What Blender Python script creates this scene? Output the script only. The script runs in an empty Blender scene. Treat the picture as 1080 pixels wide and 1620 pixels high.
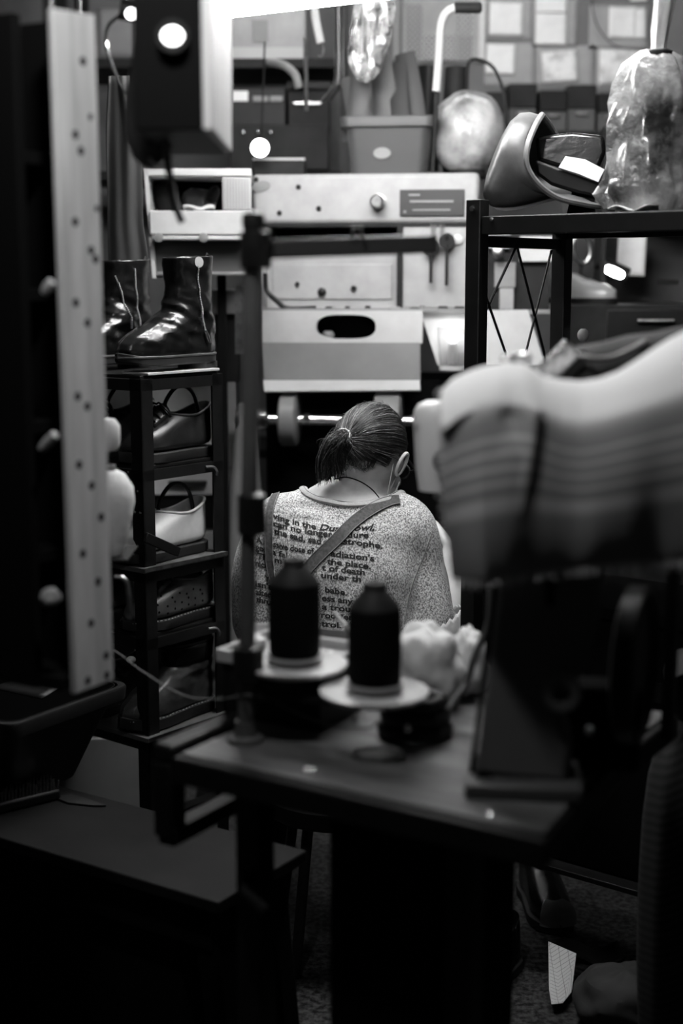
import bpy, bmesh, math, random
from math import sin, cos, pi
from mathutils import Vector, Matrix, noise
from mathutils.bvhtree import BVHTree
RAD = math.radians
rnd = random.Random(11)
SC = bpy.context.scene
C = SC.collection
V = Vector

# ---------------------------------------------------------------- camera model
F, CX, CY = 2250.0, 540.0, 810.0
PITCH = RAD(9.34)
EYE = V((0, 0, 1.45))

def ray(px, py):
    a = (px - CX) / F
    b = -(py - CY) / F
    return V((a, cos(PITCH) + b * sin(PITCH), -sin(PITCH) + b * cos(PITCH)))

def P(px, py, Y):
    d = ray(px, py)
    return EYE + d * (Y / d.y)

def G(px, py, z):
    d = ray(px, py)
    return EYE + d * ((z - EYE.z) / d.z)

class Frame:
    """a place in the room: origin + yaw; turns picture measurements into local metres"""
    def __init__(s, o, yaw=0.0):
        s.o = V(o); s.yaw = RAD(yaw)
        s.M = Matrix.Translation(s.o) @ Matrix.Rotation(s.yaw, 4, 'Z')
        s.I = s.M.inverted()
    def w(s, p): return s.M @ V(p)
    def l(s, p): return s.I @ V(p)
    def _r(s, px, py):
        return s.I @ EYE, s.I.to_3x3() @ ray(px, py)
    def y(s, px, py, y=0.0):
        o, d = s._r(px, py); return o + d * ((y - o.y) / d.y)
    def x(s, px, py, x=0.0):
        o, d = s._r(px, py); return o + d * ((x - o.x) / d.x)
    def z(s, px, py, z=0.0):
        o, d = s._r(px, py); return o + d * ((z - o.z) / d.z)

# ---------------------------------------------------------------- materials
def mat(name, v, rough=0.55, metal=0.0, spec=0.5, ns=None, bump=None, emit=None, trans=0.0, alpha=1.0,
        sheen=0.0, stretch=None, coat=0.0, subs=0.0):
    m = bpy.data.materials.new(name); m.use_nodes = True
    nt = m.node_tree; b = nt.nodes['Principled BSDF']
    b.inputs['Base Color'].default_value = (v, v, v, 1)
    b.inputs['Roughness'].default_value = rough
    b.inputs['Metallic'].default_value = metal
    b.inputs['Specular IOR Level'].default_value = spec
    if coat: b.inputs['Coat Weight'].default_value = coat; b.inputs['Coat Roughness'].default_value = .12
    if sheen: b.inputs['Sheen Weight'].default_value = sheen
    if trans: b.inputs['Transmission Weight'].default_value = trans
    if alpha < 1: b.inputs['Alpha'].default_value = alpha
    if emit: b.inputs['Emission Color'].default_value = (1, 1, 1, 1); b.inputs['Emission Strength'].default_value = emit
    tc = nt.nodes.new('ShaderNodeTexCoord'); src = tc.outputs['Object']
    if stretch:
        mp = nt.nodes.new('ShaderNodeMapping'); mp.inputs['Scale'].default_value = stretch
        nt.links.new(src, mp.inputs['Vector']); src = mp.outputs['Vector']
    if ns:                                  # (scale, low factor, high factor, ramp lo, ramp hi)
        n = nt.nodes.new('ShaderNodeTexNoise'); n.inputs['Scale'].default_value = ns[0]; n.inputs['Detail'].default_value = 6
        n.inputs['Roughness'].default_value = .62
        r = nt.nodes.new('ShaderNodeValToRGB')
        lo, hi = (ns[3], ns[4]) if len(ns) > 3 else (.32, .68)
        r.color_ramp.elements[0].position = lo; r.color_ramp.elements[1].position = hi
        a, c = v * ns[1], v * ns[2]
        r.color_ramp.elements[0].color = (a, a, a, 1); r.color_ramp.elements[1].color = (c, c, c, 1)
        nt.links.new(src, n.inputs['Vector']); nt.links.new(n.outputs['Fac'], r.inputs['Fac'])
        nt.links.new(r.outputs['Color'], b.inputs['Base Color'])
    if bump:
        n2 = nt.nodes.new('ShaderNodeTexNoise'); n2.inputs['Scale'].default_value = bump[0]; n2.inputs['Detail'].default_value = 5
        bp = nt.nodes.new('ShaderNodeBump'); bp.inputs['Strength'].default_value = bump[1]; bp.inputs['Distance'].default_value = bump[2] if len(bump) > 2 else .002
        nt.links.new(src, n2.inputs['Vector']); nt.links.new(n2.outputs['Fac'], bp.inputs['Height'])
        nt.links.new(bp.outputs['Normal'], b.inputs['Normal'])
    return m

# ---------------------------------------------------------------- mesh builder
class MB:
    def __init__(s): s.b = bmesh.new()
    def _v(s, ps): return [s.b.verts.new(V(p)) for p in ps]
    def _f(s, vs):
        try: return s.b.faces.new(vs)
        except ValueError: return None
    def hexa(s, q):                         # 4 bottom then 4 top corners
        v = s._v(q)
        for f in ((3, 2, 1, 0), (4, 5, 6, 7), (0, 1, 5, 4), (1, 2, 6, 5), (2, 3, 7, 6), (3, 0, 4, 7)):
            s._f([v[i] for i in f])
        return s
    def box(s, lo, hi, M=None):
        x0, y0, z0 = lo; x1, y1, z1 = hi
        q = [(x0, y0, z0), (x1, y0, z0), (x1, y1, z0), (x0, y1, z0), (x0, y0, z1), (x1, y0, z1), (x1, y1, z1), (x0, y1, z1)]
        if M is not None: q = [M @ V(p) for p in q]
        return s.hexa(q)
    def bar(s, a, b, w, h, up=(0, 0, 1)):   # rectangular bar from a to b
        a, b = V(a), V(b); d = (b - a).normalized(); u = V(up)
        if abs(d.dot(u)) > .95: u = V((0, 1, 0))
        r = d.cross(u).normalized(); u = r.cross(d)
        q = []
        for p in (a, b):
            q += [p - r * w / 2 - u * h / 2, p + r * w / 2 - u * h / 2, p + r * w / 2 + u * h / 2, p - r * w / 2 + u * h / 2]
        return s.hexa(q)
    def prism(s, poly, ext):
        e = V(ext); a = s._v(poly); c = s._v([V(p) + e for p in poly]); n = len(a)
        s._f(a[::-1]); s._f(c)
        for i in range(n): s._f([a[i], a[(i + 1) % n], c[(i + 1) % n], c[i]])
        return s
    def loft(s, rings, cap0=True, cap1=True, closed=True):
        vs = [s._v(r) for r in rings]; n = len(vs[0])
        for i in range(len(vs) - 1):
            for j in range(n if closed else n - 1):
                k = (j + 1) % n
                s._f([vs[i][j], vs[i][k], vs[i + 1][k], vs[i + 1][j]])
        if cap0: s._f(vs[0][::-1])
        if cap1: s._f(vs[-1])
        return s
    def tube(s, pts, r, seg=10, cap=True, flat=None, up=None):
        pts = [V(p) for p in pts]; n = len(pts)
        rs = list(r) if isinstance(r, (list, tuple)) else [r] * n
        t0 = (pts[1] - pts[0]).normalized()
        u = V(up) if up else (V((0, 0, 1)) if abs(t0.z) < .9 else V((1, 0, 0)))
        rings = []
        for i, p in enumerate(pts):
            t = ((pts[min(i + 1, n - 1)] - pts[max(i - 1, 0)])).normalized()
            u = (u - t * u.dot(t)).normalized(); w = t.cross(u)
            fw = flat if flat else 1.0
            rings.append([p + (u * cos(2 * pi * k / seg) * fw + w * sin(2 * pi * k / seg)) * rs[i] for k in range(seg)])
        return s.loft(rings, cap, cap)
    def lathe(s, prof, c=(0, 0, 0), ax=(0, 0, 1), seg=28):
        c = V(c); q = V((0, 0, 1)).rotation_difference(V(ax).normalized())
        rings = [[c + q @ V((r * cos(2 * pi * k / seg), r * sin(2 * pi * k / seg), z)) for k in range(seg)] for r, z in prof]
        return s.loft(rings)
    def ball(s, c, r, seg=16, M=None):
        rx, ry, rz = r if isinstance(r, (tuple, list)) else (r, r, r)
        n = seg // 2; c = V(c); rings = []
        for i in range(1, n):
            a = -pi / 2 + pi * i / n
            ring = [V((rx * cos(a) * cos(2 * pi * k / seg), ry * cos(a) * sin(2 * pi * k / seg), rz * sin(a))) for k in range(seg)]
            rings.append([c + (M @ p if M is not None else p) for p in ring])
        return s.loft(rings)
    def grid(s, fn, nu, nv):
        vs = [[s.b.verts.new(V(fn(i / nu, j / nv))) for i in range(nu + 1)] for j in range(nv + 1)]
        for j in range(nv):
            for i in range(nu):
                s._f([vs[j][i], vs[j][i + 1], vs[j + 1][i + 1], vs[j + 1][i]])
        return s
    def uv_grid(s, fn, nu, nv):
        s.grid(fn, nu, nv)
        uv = s.b.loops.layers.uv.new('UVMap'); s.b.verts.index_update()
        n1 = nu + 1
        for f in s.b.faces:
            for l in f.loops:
                i = l.vert.index
                l[uv].uv = ((i % n1) / nu, (i // n1) / nv)
        return s

WM = {}                                     # world matrices of things and parts

def obj(name, mb, m, parent=None, world=False, smooth=True, bevel=0, solid=0, sub=0, angle=42, label=None):
    bm = mb.b
    bmesh.ops.recalc_face_normals(bm, faces=bm.faces[:])
    me = bpy.data.meshes.new(name)
    if parent is not None:
        if world: bm.transform(WM[parent].inverted())
        loc = V((0, 0, 0)); wm = WM[parent].copy()
    else:
        xs = [v.co for v in bm.verts]
        lo = V([min(p[i] for p in xs) for i in range(3)]); hi = V([max(p[i] for p in xs) for i in range(3)])
        loc = V(((lo.x + hi.x) / 2, (lo.y + hi.y) / 2, lo.z))
        bm.transform(Matrix.Translation(-loc)); wm = Matrix.Translation(loc)
    bm.to_mesh(me); bm.free()
    o = bpy.data.objects.new(name, me); C.objects.link(o)
    if m is not None: me.materials.append(m)
    o.location = loc
    if parent is not None: o.parent = parent
    WM[o] = wm
    if smooth:
        for p in me.polygons: p.use_smooth = True
        try: me.set_sharp_from_angle(angle=RAD(angle))
        except Exception: pass
    if solid:
        d = o.modifiers.new('thickness', 'SOLIDIFY'); d.thickness = solid; d.offset = 0
    if bevel:
        d = o.modifiers.new('edges', 'BEVEL'); d.width = bevel; d.segments = 2; d.limit_method = 'ANGLE'; d.angle_limit = RAD(40)
    if sub:
        d = o.modifiers.new('smooth', 'SUBSURF'); d.levels = sub; d.render_levels = sub
    if label: o['label'] = label
    return o

def tag(o, label, cat, group=None, kind=None):
    o['label'] = label; o['category'] = cat
    if group: o['group'] = group
    if kind: o['kind'] = kind
    return o

def thing(name, label, cat, fr, group=None):
    o = bpy.data.objects.new(name, None); C.objects.link(o)
    o.empty_display_size = .05
    o.location = fr.o; o.rotation_euler = (0, 0, fr.yaw)
    WM[o] = fr.M.copy()
    return tag(o, label, cat, group)

def struct(name, mb, m, parent=None, **k):
    o = obj(name, mb, m, parent, **k); o['kind'] = 'structure'; return o

def dup(root, loc=None, yaw=None, label=None, scale=None):
    c = root.copy(); C.objects.link(c)
    if loc is not None: c.location = loc
    if yaw is not None: c.rotation_euler = (0, 0, RAD(yaw))
    if scale: c.scale = scale
    if label: c['label'] = label
    for ch in list(root.children):
        d = ch.copy(); C.objects.link(d); d.parent = c
        for g in list(ch.children):
            e = g.copy(); C.objects.link(e); e.parent = d
    return c

def curve_pts(ctrl, n=12):
    """Catmull-Rom through the control points"""
    c = [V(p) for p in ctrl]; c = [c[0] * 2 - c[1]] + c + [c[-1] * 2 - c[-2]]
    out = []
    for i in range(1, len(c) - 2):
        p0, p1, p2, p3 = c[i - 1:i + 3]
        for k in range(n):
            t = k / n
            out.append(.5 * ((2 * p1) + (p2 - p0) * t + (2 * p0 - 5 * p1 + 4 * p2 - p3) * t * t + (3 * p1 - p0 - 3 * p2 + p3) * t ** 3))
    out.append(c[-2]); return out

def interp(tab, x):
    if x <= tab[0][0]: return tab[0][1]
    for (a, p), (b, q) in zip(tab, tab[1:]):
        if x <= b:
            t = (x - a) / (b - a); t = t * t * (3 - 2 * t); return p + (q - p) * t
    return tab[-1][1]

def blob(mb, voxel=.008, smooth=6):
    """fuse overlapping closed shapes of a builder into one continuous skin"""
    bmesh.ops.recalc_face_normals(mb.b, faces=mb.b.faces[:])
    me = bpy.data.meshes.new('tmp'); mb.b.to_mesh(me); mb.b.free()
    o = bpy.data.objects.new('tmp', me); C.objects.link(o)
    r = o.modifiers.new('r', 'REMESH'); r.mode = 'VOXEL'; r.voxel_size = voxel
    q = o.modifiers.new('s', 'SMOOTH'); q.iterations = smooth; q.factor = .5
    dg = bpy.context.evaluated_depsgraph_get()
    m2 = bpy.data.meshes.new_from_object(o.evaluated_get(dg))
    bpy.data.objects.remove(o); bpy.data.meshes.remove(me)
    out = MB(); out.b.from_mesh(m2); bpy.data.meshes.remove(m2)
    return out

# ---------------------------------------------------------------- camera object
cd = bpy.data.cameras.new('camera'); co = bpy.data.objects.new('camera', cd); C.objects.link(co)
co.location = EYE; co.rotation_euler = (pi / 2 - PITCH, 0, 0)
cd.sensor_fit = 'VERTICAL'; cd.sensor_height = 36; cd.sensor_width = 24; cd.lens = 50
cd.clip_start = .05
cd.dof.use_dof = True; cd.dof.focus_distance = 2.98; cd.dof.aperture_fstop = 1.7
SC.camera = co
SC.view_settings.view_transform = 'Standard'; SC.view_settings.look = 'None'
SC.view_settings.gamma = 1; SC.view_settings.use_curve_mapping = False
SC.view_settings.exposure = 0.0
W = bpy.data.worlds.new('night'); SC.world = W; W.use_nodes = True
W.node_tree.nodes['Background'].inputs[0].default_value = (1, 1, 1, 1)
W.node_tree.nodes['Background'].inputs[1].default_value = 0.0022

# ---------------------------------------------------------------- shared materials
M = dict(
    wall=mat('wall_paint', .15, .8, ns=(3, .75, 1.2), bump=(60, .1)),
    wall_dark=mat('dark_wall', .04, .8, ns=(3, .7, 1.2)),
    floor=mat('terrazzo', .036, .6, spec=.2, ns=(70, .15, 1.9, .4, .62), bump=(90, .1)),
    black=mat('black_metal', .0065, .45, spec=.28, ns=(30, .7, 1.4), bump=(140, .06)),
    blackp=mat('black_plastic', .006, .5, spec=.25, ns=(20, .7, 1.3)),
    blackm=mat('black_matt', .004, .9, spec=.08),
    dark=mat('dark_grey', .014, .6, spec=.2, ns=(12, .6, 1.4)),
    grey=mat('grey_metal', .22, .5, ns=(9, .85, 1.12), bump=(40, .05)),
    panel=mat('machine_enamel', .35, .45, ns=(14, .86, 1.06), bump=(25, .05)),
    panelw=mat('white_enamel', .55, .4, ns=(16, .92, 1.05)),
    chrome=mat('chrome', .75, .18, metal=1.0),
    steel=mat('worn_steel', .35, .35, metal=1.0, ns=(40, .6, 1.3)),
    wood=mat('pale_wood', .5, .6, ns=(7, .72, 1.15), bump=(30, .12), stretch=(6, 6, .5)),
    woodd=mat('worktop_wood', .088, .6, spec=.3, ns=(6, .45, 1.5), bump=(40, .15), stretch=(1, 5, 3)),
    bench=mat('bench_board', .009, .6, spec=.12, ns=(5, .6, 1.4), bump=(40, .1)),
    card=mat('cardboard', .3, .85, ns=(12, .85, 1.12), bump=(60, .1)),
    paper=mat('paper', .85, .8, ns=(20, .93, 1.05)),
    paperg=mat('grey_card', .36, .8, ns=(8, .85, 1.1)),
    leather=mat('black_leather', .008, .24, spec=.55, ns=(25, .5, 1.6), bump=(55, .35, .002)),
    leatherb=mat('brown_leather', .06, .36, ns=(25, .6, 1.5), bump=(90, .2, .001)),
    leatherg=mat('grained_leather', .05, .42, ns=(14, .55, 1.5), bump=(60, .3, .002)),
    whitel=mat('white_leather', .72, .45, ns=(30, .9, 1.05), bump=(80, .12, .001)),
    rubber=mat('rubber_sole', .018, .6, bump=(80, .2)),
    rubberw=mat('pale_rubber', .55, .5),
    skin=mat('skin', .64, .5, ns=(40, .92, 1.05), bump=(220, .06, .001), subs=.1),
    thread=mat('black_thread', .003, .8, spec=.08, bump=(900, .5, .001), stretch=(.2, .2, 3)),
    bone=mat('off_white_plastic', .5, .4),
    clothw=mat('white_cloth', .62, .9, ns=(30, .85, 1.08), bump=(60, .5, .004)),
    clothd=mat('dark_cloth', .010, .9, ns=(10, .6, 1.4), bump=(60, .3)),
    cord=mat('grey_cord', .25, .7),
)
# ================================================================ room
struct('floor', MB().box((-2.6, -.6, -.1), (2.6, 5.4, 0)), M['floor'])
struct('ceiling', MB().box((-2.6, -.6, 2.75), (2.6, 5.4, 2.85)), M['wall_dark'])
struct('wall_back', MB().box((-2.6, 5.25, 0), (2.6, 5.4, 2.75)), M['wall'])
struct('wall_left', MB().box((-2.6, -.6, 0), (-2.5, 5.25, 2.75)), M['wall_dark'])
struct('wall_right', MB().box((2.5, -.6, 0), (2.6, 5.25, 2.75)), M['wall_dark'])

# ---- ceiling-hung fluorescent lamp above the workplace
def tube_lamp(name, label, a, b, r, strength, hang):
    a, b = V(a), V(b); mid = (a + b) / 2
    yaw = math.degrees(math.atan2(b.y - a.y, b.x - a.x)); L = (b - a).length / 2
    fr = Frame((mid.x, mid.y, mid.z), yaw)
    t = thing(name, label, 'lamp', fr)
    obj('tube', MB().tube([(-L, 0, 0), (L, 0, 0)], r, 12), mat(name + '_glow', 1, emit=strength), t)
    obj('batten', MB().box((-L - .03, -.035, r + .012), (L + .03, .035, r + .06)), M['panelw'], t, bevel=.004)
    for s in (-1, 1):
        obj('end_cap', MB().box((s * L - .02 + s * .018, -.025, -r - .002), (s * L + .02 + s * .018, .025, r + .012)), M['panelw'], t, bevel=.003)
        obj('hanger', MB().tube([(s * L * .8, 0, r + .06), (s * L * .8, 0, hang - mid.z)], .003, 6), M['steel'], t)
    return t
LA, LB = P(350, 11, 3.30), P(650, -27, 3.05)
LB.z = LA.z
dl = (LB - LA).normalized()
LAMP = 84.0
tube_lamp('fluorescent_lamp', 'bright fluorescent tube at the top of the picture above the seated person',
          LA - dl * .16, LA + dl * .92, .026, LAMP, 2.75)

# ---- back wall: notes, cards, sample board
YW = 5.249
def sheet(name, px0, py0, px1, py1, m, label, cat, group=None, tilt=0.0, Y=YW, th=.003, curl=0.0):
    a = P(px0, py0, Y); b = P(px1, py1, Y)
    c = (a + b) / 2; w = abs(b.x - a.x) / 2; h = abs(b.z - a.z) / 2
    R_ = Matrix.Translation(V((c.x, Y, c.z))) @ Matrix.Rotation(RAD(tilt), 4, 'Y')
    mb = MB().grid(lambda u, v: R_ @ V(((u * 2 - 1) * w, -curl * (v ** 2) - .002 - .003 * sin(u * 5 + px0) * curl * 60, (1 - 2 * v) * h)), 8, 8)
    o = obj(name, mb, m, solid=th)
    return tag(o, label, cat, group)
cards = [(768, -10, 842, 62, 'grey backing card on the back wall, leftmost of its upper row'),
         (844, -6, 912, 74, 'grey backing card on the back wall behind the two stacked notes'),
         (932, 8, 1025, 78, 'wide grey backing card on the back wall crossed by a hanging wire'),
         (766, 68, 846, 136, 'mottled grey backing card on the back wall above the round bundle'),
         (846, 72, 940, 136, 'mottled grey backing card on the back wall behind the picture note'),
         (940, 76, 1040, 140, 'grey backing card on the back wall partly behind the clear plastic sack')]
for i, (a, b, c, d, l) in enumerate(cards):
    sheet('backing_card', a, b, c, d, M['paperg'], l, 'card', 'backing cards on the back wall', Y=YW, th=.004)
notes = [(774, 4, 825, 56, 1, 'white paper note in the top row of the back wall, the leftmost one'),
         (847, -14, 896, 20, 0, 'white paper note cut off by the top edge of the picture'),
         (847, 21, 895, 71, 1, 'white paper note directly under the one cut off by the top edge'),
         (963, 11, 1004, 60, 1, 'white paper note on the wide card crossed by a wire'),
         (1004, 14, 1020, 61, 0, 'narrow pale receipt slip beside a white note on the wide card'),
         (769, 70, 813, 117, 2, 'white paper note in the lower row, nearest the round bundle'),
         (858, 81, 911, 129, -4, 'tilted white note with a faint grey picture smudge'),
         (948, 78, 1018, 133, 1, 'white paper note in the lower row beside the clear plastic sack'),
         (996, -12, 1022, 2, 0, 'sliver of white paper at the top edge right of the wide card')]
smud = mat('smudged_paper', .8, .8, ns=(16, .35, 1.05, .3, .5))
for i, (a, b, c, d, t, l) in enumerate(notes):
    sheet('paper_note', a, b, c, d, smud if i in (6, 7) else M['paper'], l, 'note', 'white notes on the back wall', tilt=t, Y=YW - .006, curl=.012)
sheet('paper_sheet', 977, 366, 1019, 436, M['paper'], 'blank white sheet hanging under the black rack top on the right', 'paper', Y=4.3, tilt=2, curl=.01)

fr = Frame(P(700, 48, YW), 0)
t = thing('sample_board', 'pale wall board of lattice-patterned samples behind the bent pipe', 'sample board', fr)
A, B = fr.y(636, -20), fr.y(768, 98)
obj('backing_board', MB().box((A.x, -.012, B.z), (B.x, 0, A.z)), M['paperg'], t, bevel=.002)
def lattice(name, c1, c2, sc):
    m = mat(name, c1, .6); nt = m.node_tree; b = nt.nodes['Principled BSDF']
    tc = nt.nodes.new('ShaderNodeTexCoord'); mp = nt.nodes.new('ShaderNodeMapping')
    mp.inputs['Rotation'].default_value = (0, RAD(45), 0)
    ck = nt.nodes.new('ShaderNodeTexBrick'); ck.offset = 0
    sw = nt.nodes.new('ShaderNodeSeparateXYZ'); cb = nt.nodes.new('ShaderNodeCombineXYZ')
    nt.links.new(tc.outputs['Object'], mp.inputs[0]); nt.links.new(mp.outputs[0], sw.inputs[0])
    nt.links.new(sw.outputs[0], cb.inputs[0]); nt.links.new(sw.outputs[2], cb.inputs[1]); nt.links.new(cb.outputs[0], ck.inputs['Vector'])
    ck.inputs['Color1'].default_value = (c1, c1, c1, 1); ck.inputs['Color2'].default_value = (c1 * .9, c1 * .9, c1 * .9, 1)
    ck.inputs['Mortar'].default_value = (c2, c2, c2, 1); ck.inputs['Scale'].default_value = sc
    ck.inputs['Mortar Size'].default_value = .12; ck.inputs['Brick Width'].default_value = .5; ck.inputs['Row Height'].default_value = .5
    nt.links.new(ck.outputs['Color'], b.inputs['Base Color']); return m
L1 = lattice('dark_lattice', .05, .3, 36); L2 = lattice('pale_lattice', .62, .16, 36)
for a, b, c, d, m in ((643, 8, 666, 94, L1), (669, 56, 694, 96, L2), (696, 56, 720, 96, L2), (724, 4, 746, 53, L2), (724, 57, 746, 96, L1)):
    p, q = fr.y(a, b, -.012), fr.y(c, d, -.012)
    obj('patterned_sample', MB().box((p.x, -.018, q.z), (q.x, -.012, p.z)), m, t, bevel=.001)
p, q = fr.y(757, -20, -.012), fr.y(766, 98, -.012)
obj('edge_strip', MB().box((p.x, -.03, q.z), (q.x, -.012, p.z)), M['panelw'], t, bevel=.002)
p, q = fr.y(620, -20, 0), fr.y(632, 98, 0)
obj('edge_strip', MB().box((p.x, -.03, q.z), (q.x, 0, p.z)), M['grey'], t, bevel=.002)
# thin wire looping down across the cards
w = MB().tube(curve_pts([P(936, -20, 5.2), P(938, 20, 5.2), P(950, 50, 5.2), P(972, 72, 5.2), P(1000, 78, 5.2), P(1040, 80, 5.2)], 8), .002, 6)
tag(obj('hanging_wire', w, M['dark']), 'thin dark wire curving down across the wide backing card', 'wire')

# ---- dark shelf band under the notes on the back wall
fr = Frame((0, 5.25, 0), 0)
t = thing('wall_shelf', 'dark wall shelf under the white notes at the back', 'shelf', Frame((P(900, 220, 5.1).x, 5.25, P(900, 212, 5.1).z), 0))
a, b = P(770, 212, 5.05), P(1120, 214, 5.05)
obj('board', MB().box((a.x, 4.93, a.z - .03), (b.x, 5.249, a.z)), M['dark'], t, world=True, bevel=.003)
for px in (800, 1060):
    x = P(px, 220, 5.1).x
    obj('bracket', MB().prism([(x, 5.249, a.z - .03), (x, 5.249, a.z - .15), (x, 5.0, a.z - .03)], (.012, 0, 0)), M['black'], t, world=True)
SZ = a.z
BOXM = mat('box_grey', .07, .7, ns=(5, .8, 1.2))
for i, (x0, x1, h, m, l) in enumerate([(768, 800, 60, M['blackp'], 'black storage box at the left end of the dark wall shelf'),
                                       (803, 846, 72, M['dark'], 'dark grey box on the wall shelf, second from its left end'),
                                       (850, 893, 62, M['blackp'], 'black box on the wall shelf below the tilted picture note'),
                                       (897, 940, 70, M['dark'], 'dark grey box on the wall shelf behind the leather bag tip'),
                                       (944, 985, 58, M['blackp'], 'black box on the wall shelf beside the clear sack')]):
    p, q = P(x0, 212, 5.0), P(x1, 212, 5.0)
    hh = h / F * 5.0
    fr = Frame(((p.x + q.x) / 2, 5.09, SZ), rnd.uniform(-3, 3)); w2 = (q.x - p.x) / 2
    t = thing('storage_box', l, 'box', fr, 'boxes on the dark wall shelf')
    obj('body', MB().box((-w2, -.1, 0), (w2, .1, hh * .5)), BOXM, t, bevel=.004)
    obj('lid', MB().box((-w2 - .002, -.104, hh * .5), (w2 + .002, .104, hh)), m, t, bevel=.004)
    obj('pull', MB().box((-.02, -.112, hh * .35), (.02, -.1, hh * .42)), M['steel'], t, bevel=.002)

# ---- rear shelving at the upper left, behind the machine top
fr = Frame(P(440, 270, 4.75), 0)
zs = [P(440, 270, 4.6).z, P(440, 92, 4.6).z]
fr = Frame((P(440, 270, 4.7).x, 4.8, 0), 0)
t = thing('steel_shelving', 'dark steel shelving holding a carton behind the machine top', 'shelving', fr)
x0, x1 = fr.l(P(100, 100, 4.6)).x, fr.l(P(545, 100, 4.6)).x
for z in zs + [.9]:
    obj('shelf_board', MB().box((x0, -.2, z - .03), (x1, .2, z)), M['dark'], t, bevel=.003)
for x in (x0, x1):
    for y in (-.2, .2):
        obj('post', MB().box((x - .015, y - .015, 0), (x + .015, y + .015, 2.6)), M['black'], t)
def boxthing(name, label, cat, px0, py0, px1, py1, Y, depth, m, yaw=0, bz=None, group=None, lid=False):
    a, b = P(px0, py0, Y), P(px1, py1, Y); w2 = (b.x - a.x) / 2; h = a.z - b.z
    z = b.z if bz is None else bz
    h = a.z - z
    f = Frame(((a.x + b.x) / 2, Y, z), yaw)
    t = thing(name, label, cat, f, group)
    obj('body', MB().box((-w2, 0, 0), (w2, depth, h)), m, t, bevel=.004)
    return t, f, w2, h
t, f, w2, h = boxthing('cardboard_carton', 'plain cardboard carton under the fluorescent tube', 'carton', 366, -60, 483, 90, 4.62, .3, M['card'], bz=zs[1])
obj('flap', MB().box((-w2 - .003, -.006, 0), (w2 + .003, 0, .035)), mat('carton_edge', .4, .8), t)
p, q = f.y(399, 32), f.y(424, 66)
obj('tape_patch', MB().box((p.x, -.004, q.z), (q.x, 0, p.z)), mat('brown_tape', .17, .5), t)
t, f, w2, h = boxthing('label_printer', 'black office machine with a small white label on the shelf under the carton', 'printer', 366, 138, 452, 200, 4.6, .3, M['blackp'], bz=zs[0] + .13)
obj('label', MB().box((f.y(368, 144).x, -.003, f.y(368, 160).z), (f.y(392, 144).x, 0, f.y(392, 144).z)), M['paper'], t, label='white label')
for a, b in ((400, 424), (427, 447)):
    obj('slot_cover', MB().box((f.y(a, 152).x, -.008, f.y(a, 161).z), (f.y(b, 152).x, 0, f.y(b, 152).z)), M['grey'], t, bevel=.002)
t, f, w2, h = boxthing('equipment_case', 'black equipment case lying under the printer on the rear shelf', 'case', 362, 197, 520, 236, 4.58, .32, M['dark'], bz=zs[0])
WMh = h
for px in (385, 408, 428):
    p = f.y(px, 188 + 22, 0)
    obj('catch', MB().ball((p.x, -.006, p.z), .007, 10), M['chrome'], t)
t, f, w2, h = boxthing('dark_toolbox', 'dark toolbox with a pale lower edge right of the printer', 'toolbox', 455, 142, 522, 200, 4.6, .25, M['dark'], bz=zs[0] + .13)
obj('lid', MB().box((-w2 - .004, -.006, h), (w2 + .004, .256, h + .025)), M['blackp'], t, bevel=.004)
obj('edge_trim', MB().box((-w2 + .02, -.006, h * .62), (w2 - .03, 0, h * .68)), M['steel'], t)
hose = MB().tube(curve_pts([P(425, 98, 4.56), P(450, 104, 4.5), P(466, 118, 4.5), P(473, 139, 4.5)], 8), .013, 10)
tag(obj('rubber_hose', hose, M['grey']), 'short grey hose arching down onto the dark toolbox', 'hose')
tag(obj('metal_rod', MB().tube([P(483, 60, 4.45), P(484, 175, 4.45)], .006, 8), M['steel']), 'thin upright metal rod at the carton corner', 'rod')
# chrome rail that bends at its foot
for dx, nm in ((531, 'left'), (538, 'right')):
    tag(obj('chrome_rail', MB().tube(curve_pts([P(dx, -20, 4.3), P(dx + 1, 60, 4.3), P(dx + 1, 125, 4.3), P(dx - 8, 145, 4.3), P(dx - 20, 160, 4.3)], 6), .007, 8), M['chrome']),
        'thin bent chrome rail hanging left of the clear bag, the %s one of two' % nm, 'rail', 'bent chrome rails')
hk = MB().tube(curve_pts([P(494, -20, 4.2), P(499, 30, 4.2), P(507, 68, 4.2)], 6), .012, 8)
fr = Frame(P(500, 40, 4.2), 0); t = thing('hanging_hook', 'pale flat hanger with a small hook right of the carton', 'hook', fr)
obj('strap', hk, M['bone'], t, world=True)
obj('hook', MB().tube(curve_pts([P(507, 66, 4.2), P(511, 78, 4.2), P(508, 90, 4.2), P(503, 88, 4.2)], 6), .004, 8), M['steel'], t, world=True)
# round bright spot built as a glowing ball
def bulb(px, py, Y, r, s, label, hold=(0, 0, 1), hl=.05):
    p = P(px, py, Y); f = Frame(p, 0); t = thing('glow_ball', label, 'lamp', f, 'small round glowing balls')
    obj('bulb', MB().ball((0, 0, 0), r, 16), mat('bulb_glow', 1, emit=s), t)
    h = V(hold).normalized()
    obj('socket', MB().tube([h * r * .8, h * (r + hl)], [r * .75, r * .85], 14), M['blackp'], t)
    obj('cable', MB().tube(curve_pts([h * (r + hl), h * (r + hl) + V((0, .02, .04)), h * (r + hl) + V((.01, .05, .3))], 6), .003, 6), M['blackp'], t)
    return t
bulb(411, 234, 4.2, .026, 9, 'small round glowing ball above the pale machine, below the carton shelf', (0, 1, .15))
t, f, w2, h = boxthing('dark_tray', 'flat dark tray with a pale front edge beside the glowing ball', 'tray', 400, 250, 482, 268, 4.3, .2, M['dark'], bz=1.73)
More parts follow.
